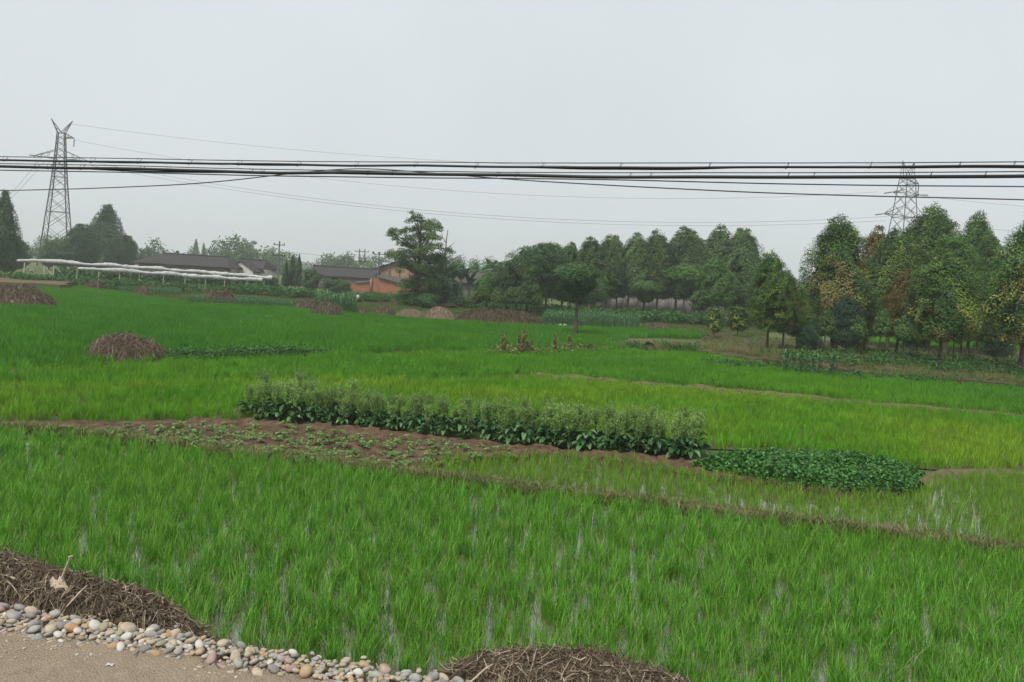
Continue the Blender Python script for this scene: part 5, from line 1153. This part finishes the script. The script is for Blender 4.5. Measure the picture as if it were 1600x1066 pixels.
pylon('lattice_pylon', 1401, 497, 150, [(0, 7.0), (8, 5.4), (16, 4.0), (21, 3.1), (27, 2.2), (28.2, 1.9)], [(20.5, 22.6, 5.2, -1, 'strain'), (20.5, 22.6, 5.2, 1, 'strain'), (25.0, 25.8, 3.4, -1, 'strain'), (25.0, 25.8, 3.4, 1, 'strain'), (27.2, 28.2, 3.0, 1, 'hang')], (1.5, 3.4), 'steel lattice pylon rising behind the right grove', .3)
def catenary(pxs, Y, rad, label, n=40):
    xs = np.array([q[0] for q in pxs], float); ys = np.array([q[1] for q in pxs], float); t = np.linspace(xs[0], xs[-1], n)
    co = np.polyfit(xs, ys, min(2, len(xs) - 1)); Yv = np.interp(t, [xs[0], xs[-1]], Y); P = np.array([At(a_, np.polyval(co, a_), b_) for a_, b_ in zip(t, Yv)]); o0 = P[0].copy(); mb = MB(); tube(mb, P - o0, rad, 4)
    return tag(mb.obj('power_line', m_wire, None, False, o0), label, 'power line', 'high-voltage lines between the pylons')
catenary([(111, 193), (480, 238), (900, 258), (1410, 256)], (150, 150), .022, 'topmost faint power line running right from the left pylon')
catenary([(116, 215), (400, 274), (800, 301), (1100, 306), (1372, 303)], (150, 150), .022, 'faint middle power line meeting the right pylon upper arm')
catenary([(132, 248), (400, 303), (650, 327), (1000, 343), (1386, 340)], (150, 150), .026, 'faint lower power line sagging to the right pylon, upper one')
catenary([(128, 254), (400, 306), (650, 332), (1000, 349), (1384, 346)], (153, 153), .026, 'faint lower power line sagging to the right pylon, lower one')
catenary([(64, 247), (30, 288), (0, 322), (-60, 378)], (150, 110), .02, 'faint power line dropping left from the left pylon arm')
catenary([(70, 252), (35, 292), (5, 322), (-60, 372)], (150, 110), .02, 'faint power line beside it dropping left, inner one')
catenary([(1440, 306), (1520, 316), (1600, 322), (1800, 332)], (150, 140), .022, 'faint power line leaving the right pylon to the right')
catenary([(1440, 345), (1520, 356), (1600, 362), (1800, 372)], (150, 140), .022, 'faint lower power line leaving the right pylon above the grove')
catenary([(440, 392), (500, 399), (559, 402)], (95, 135), .02, 'thin wire from double-arm pole to the close pair of poles')

# ================================================================== ROADSIDE CABLES
def vplane(px, py, off=0.0):                       # vertical plane parallel to the road edge
    d = ray(px, py); y0 = 7.76 + off; t = y0 / (d[1] + 0.2 * d[0]); return CAM + d * t
def cable(name, pxs, rad, mat, label, off=0.0, wig=0.0, seed=0, sides=8):
    P = np.array([vplane(x, y, off) for x, y in pxs]); P = resample(P, .12)
    # smooth
    for _ in range(12): P[1:-1] = .25 * P[:-2] + .5 * P[1:-1] + .25 * P[2:]
    if wig: s_ = np.arange(len(P)) * .12; P[:, 2] += wig * vnoise(s_ * 1.1, s_ * 0 + .5, seed); P[:, 1] += wig * vnoise(s_ * 1.1, s_ * 0 + 2.5, seed)
    dl = P[0] - P[8]; dl /= np.linalg.norm(dl); dr_ = P[-1] - P[-9]; dr_ /= np.linalg.norm(dr_)
    A = np.array([P[0] + dl * s_ + [0, 0, .0009 * s_ * s_] for s_ in np.arange(40, 0, -2)]); B = np.array([P[-1] + dr_ * s_ + [0, 0, .0009 * s_ * s_] for s_ in np.arange(2, 41, 2)]); Q = np.vstack([A, P, B]); o0 = P[len(P) // 2].copy(); mb = MB(); tube(mb, Q - o0, rad, sides)
    return tag(mb.obj(name, mat, None, True, o0), label, 'cable', 'roadside cables across the sky'), o0, P
def yat(pxs, x): return float(np.interp(x, [q[0] for q in pxs], [q[1] for q in pxs]))
U1 = [(0, 245), (200, 248), (450, 252), (800, 254.7), (1200, 255), (1400, 254.2), (1600, 253)]
UC = [(0, 249.8), (100, 252), (200, 253), (300, 255.5), (400, 257.2), (470, 258), (600, 259.2), (650, 258.7), (720, 261), (800, 261.8), (850, 261), (920, 263.2), (970, 261.4), (1050, 263.3), (1110, 261.3), (1250, 261.8), (1350, 261.2), (1440, 260), (1600, 260.5)]
UL = [(0, 249.8), (45, 251), (120, 251.5), (150, 253), (190, 256), (215, 254), (300, 255.5), (375, 257.5), (400, 259), (467, 258), (560, 259.5), (650, 258.7), (745, 261.5), (790, 263.5), (850, 261.2), (910, 265), (970, 261.5), (1050, 266.5), (1110, 261.5), (1300, 262), (1340, 261), (1420, 263.5), (1480, 261), (1600, 262.5)]
L1 = [(0, 255.8), (200, 259.3), (400, 264.3), (600, 267.5), (800, 269.5), (1000, 270.2), (1200, 270.2), (1400, 269.6), (1600, 268.3)]
LCc = [(0, 260.5), (200, 264.8), (400, 269.2), (600, 271.6), (800, 274.6), (1000, 277), (1200, 276.6), (1400, 276.3), (1600, 275.2)]
LCd = [(0, 260), (150, 264.2), (225, 268), (300, 268.5), (400, 268.8), (600, 272.5), (750, 273), (850, 276.6), (1000, 276.8), (1120, 278.3), (1200, 276.8), (1400, 277.2), (1600, 275.8)]
LW = [(0, 265.8), (200, 269.8), (400, 274.6), (600, 277.2), (800, 279), (950, 280.6), (1200, 287.3), (1400, 290.2), (1600, 292)]
DR = [(0, 297.6), (100, 296), (200, 292.8), (300, 288), (370, 281.5), (430, 273.5), (500, 266.5), (558, 261.2), (620, 265.5), (700, 272), (760, 277.5), (800, 281), (1000, 292.3), (1200, 302), (1400, 307.5), (1600, 312.5)]
for nm, pts_, rad, mat, lab, off in [('messenger_wire', U1, .0055, m_wire, 'thin topmost steel wire of the roadside cables', 0), ('communication_cable', UC, .0125, m_black, 'upper thick black cable hung under the topmost wire', 0), ('communication_cable', UL, .0075, m_black, 'slim black cable looping below the upper thick one', .03),
                              ('messenger_wire', L1, .0055, m_wire, 'thin steel wire just above the thickest black cable', .02), ('communication_cable', LCc, .017, m_black, 'thickest black cable, second bundle from the top', .02), ('communication_cable', LCd, .009, m_black, 'slim black cable twisting around the thickest one', .05),
                              ('thin_cable', LW, .0062, m_wire, 'thin cable right below the thickest black one', .06), ('drop_wire', DR, .0062, m_wire, 'thin wire rising to the upper bundle then falling away right', .12)]:
    o, o0, P = cable(nm, pts_, rad, mat, lab, off, 0.009 if nm == 'communication_cable' else 0.003, int(rad * 1e5) + 1)
    if nm == 'messenger_wire':
        up = pts_ is U1
        for x in ([8, 145, 217, 297, 375, 467, 558, 650, 745, 848, 970, 1109, 1231, 1361, 1500, 1585] if up else [57, 77, 128, 222, 262, 392, 410, 577, 615, 778, 808, 985, 1017, 1232, 1272, 1455, 1540]):
            a_ = vplane(x, yat(pts_, x) - 1, off) - o0; b_ = vplane(x - 3, yat(UC if up else LCc, x) + 2.2, off) - o0; c_ = vplane(x + 4, yat(pts_, x) - 1, off) - o0
            mb = MB(); tube(mb, [c_ + [0, .02, 0], b_ + [0, .02, 0], b_ + [0, -.02, 0], a_ + [0, -.02, 0]], .0028, 5); mb.obj('hanger', m_black, o)

# ================================================================== HAZE
mh, th, oh = nodes('haze_air'); pv = th.nodes.new('ShaderNodeVolumePrincipled'); pv.inputs['Color'].default_value = (.96, .985, 1.0, 1); pv.inputs['Density'].default_value = 0.00095; pv.inputs['Anisotropy'].default_value = 0.5
th.links.new(pv.outputs[0], oh.inputs['Volume'])
mb = MB(); box(mb, (0, 400, 18.5), (1400, 1000, 39)); o = mb.obj('haze', mh); tag(o, 'pale grey haze hanging over the fields', kind='stuff')
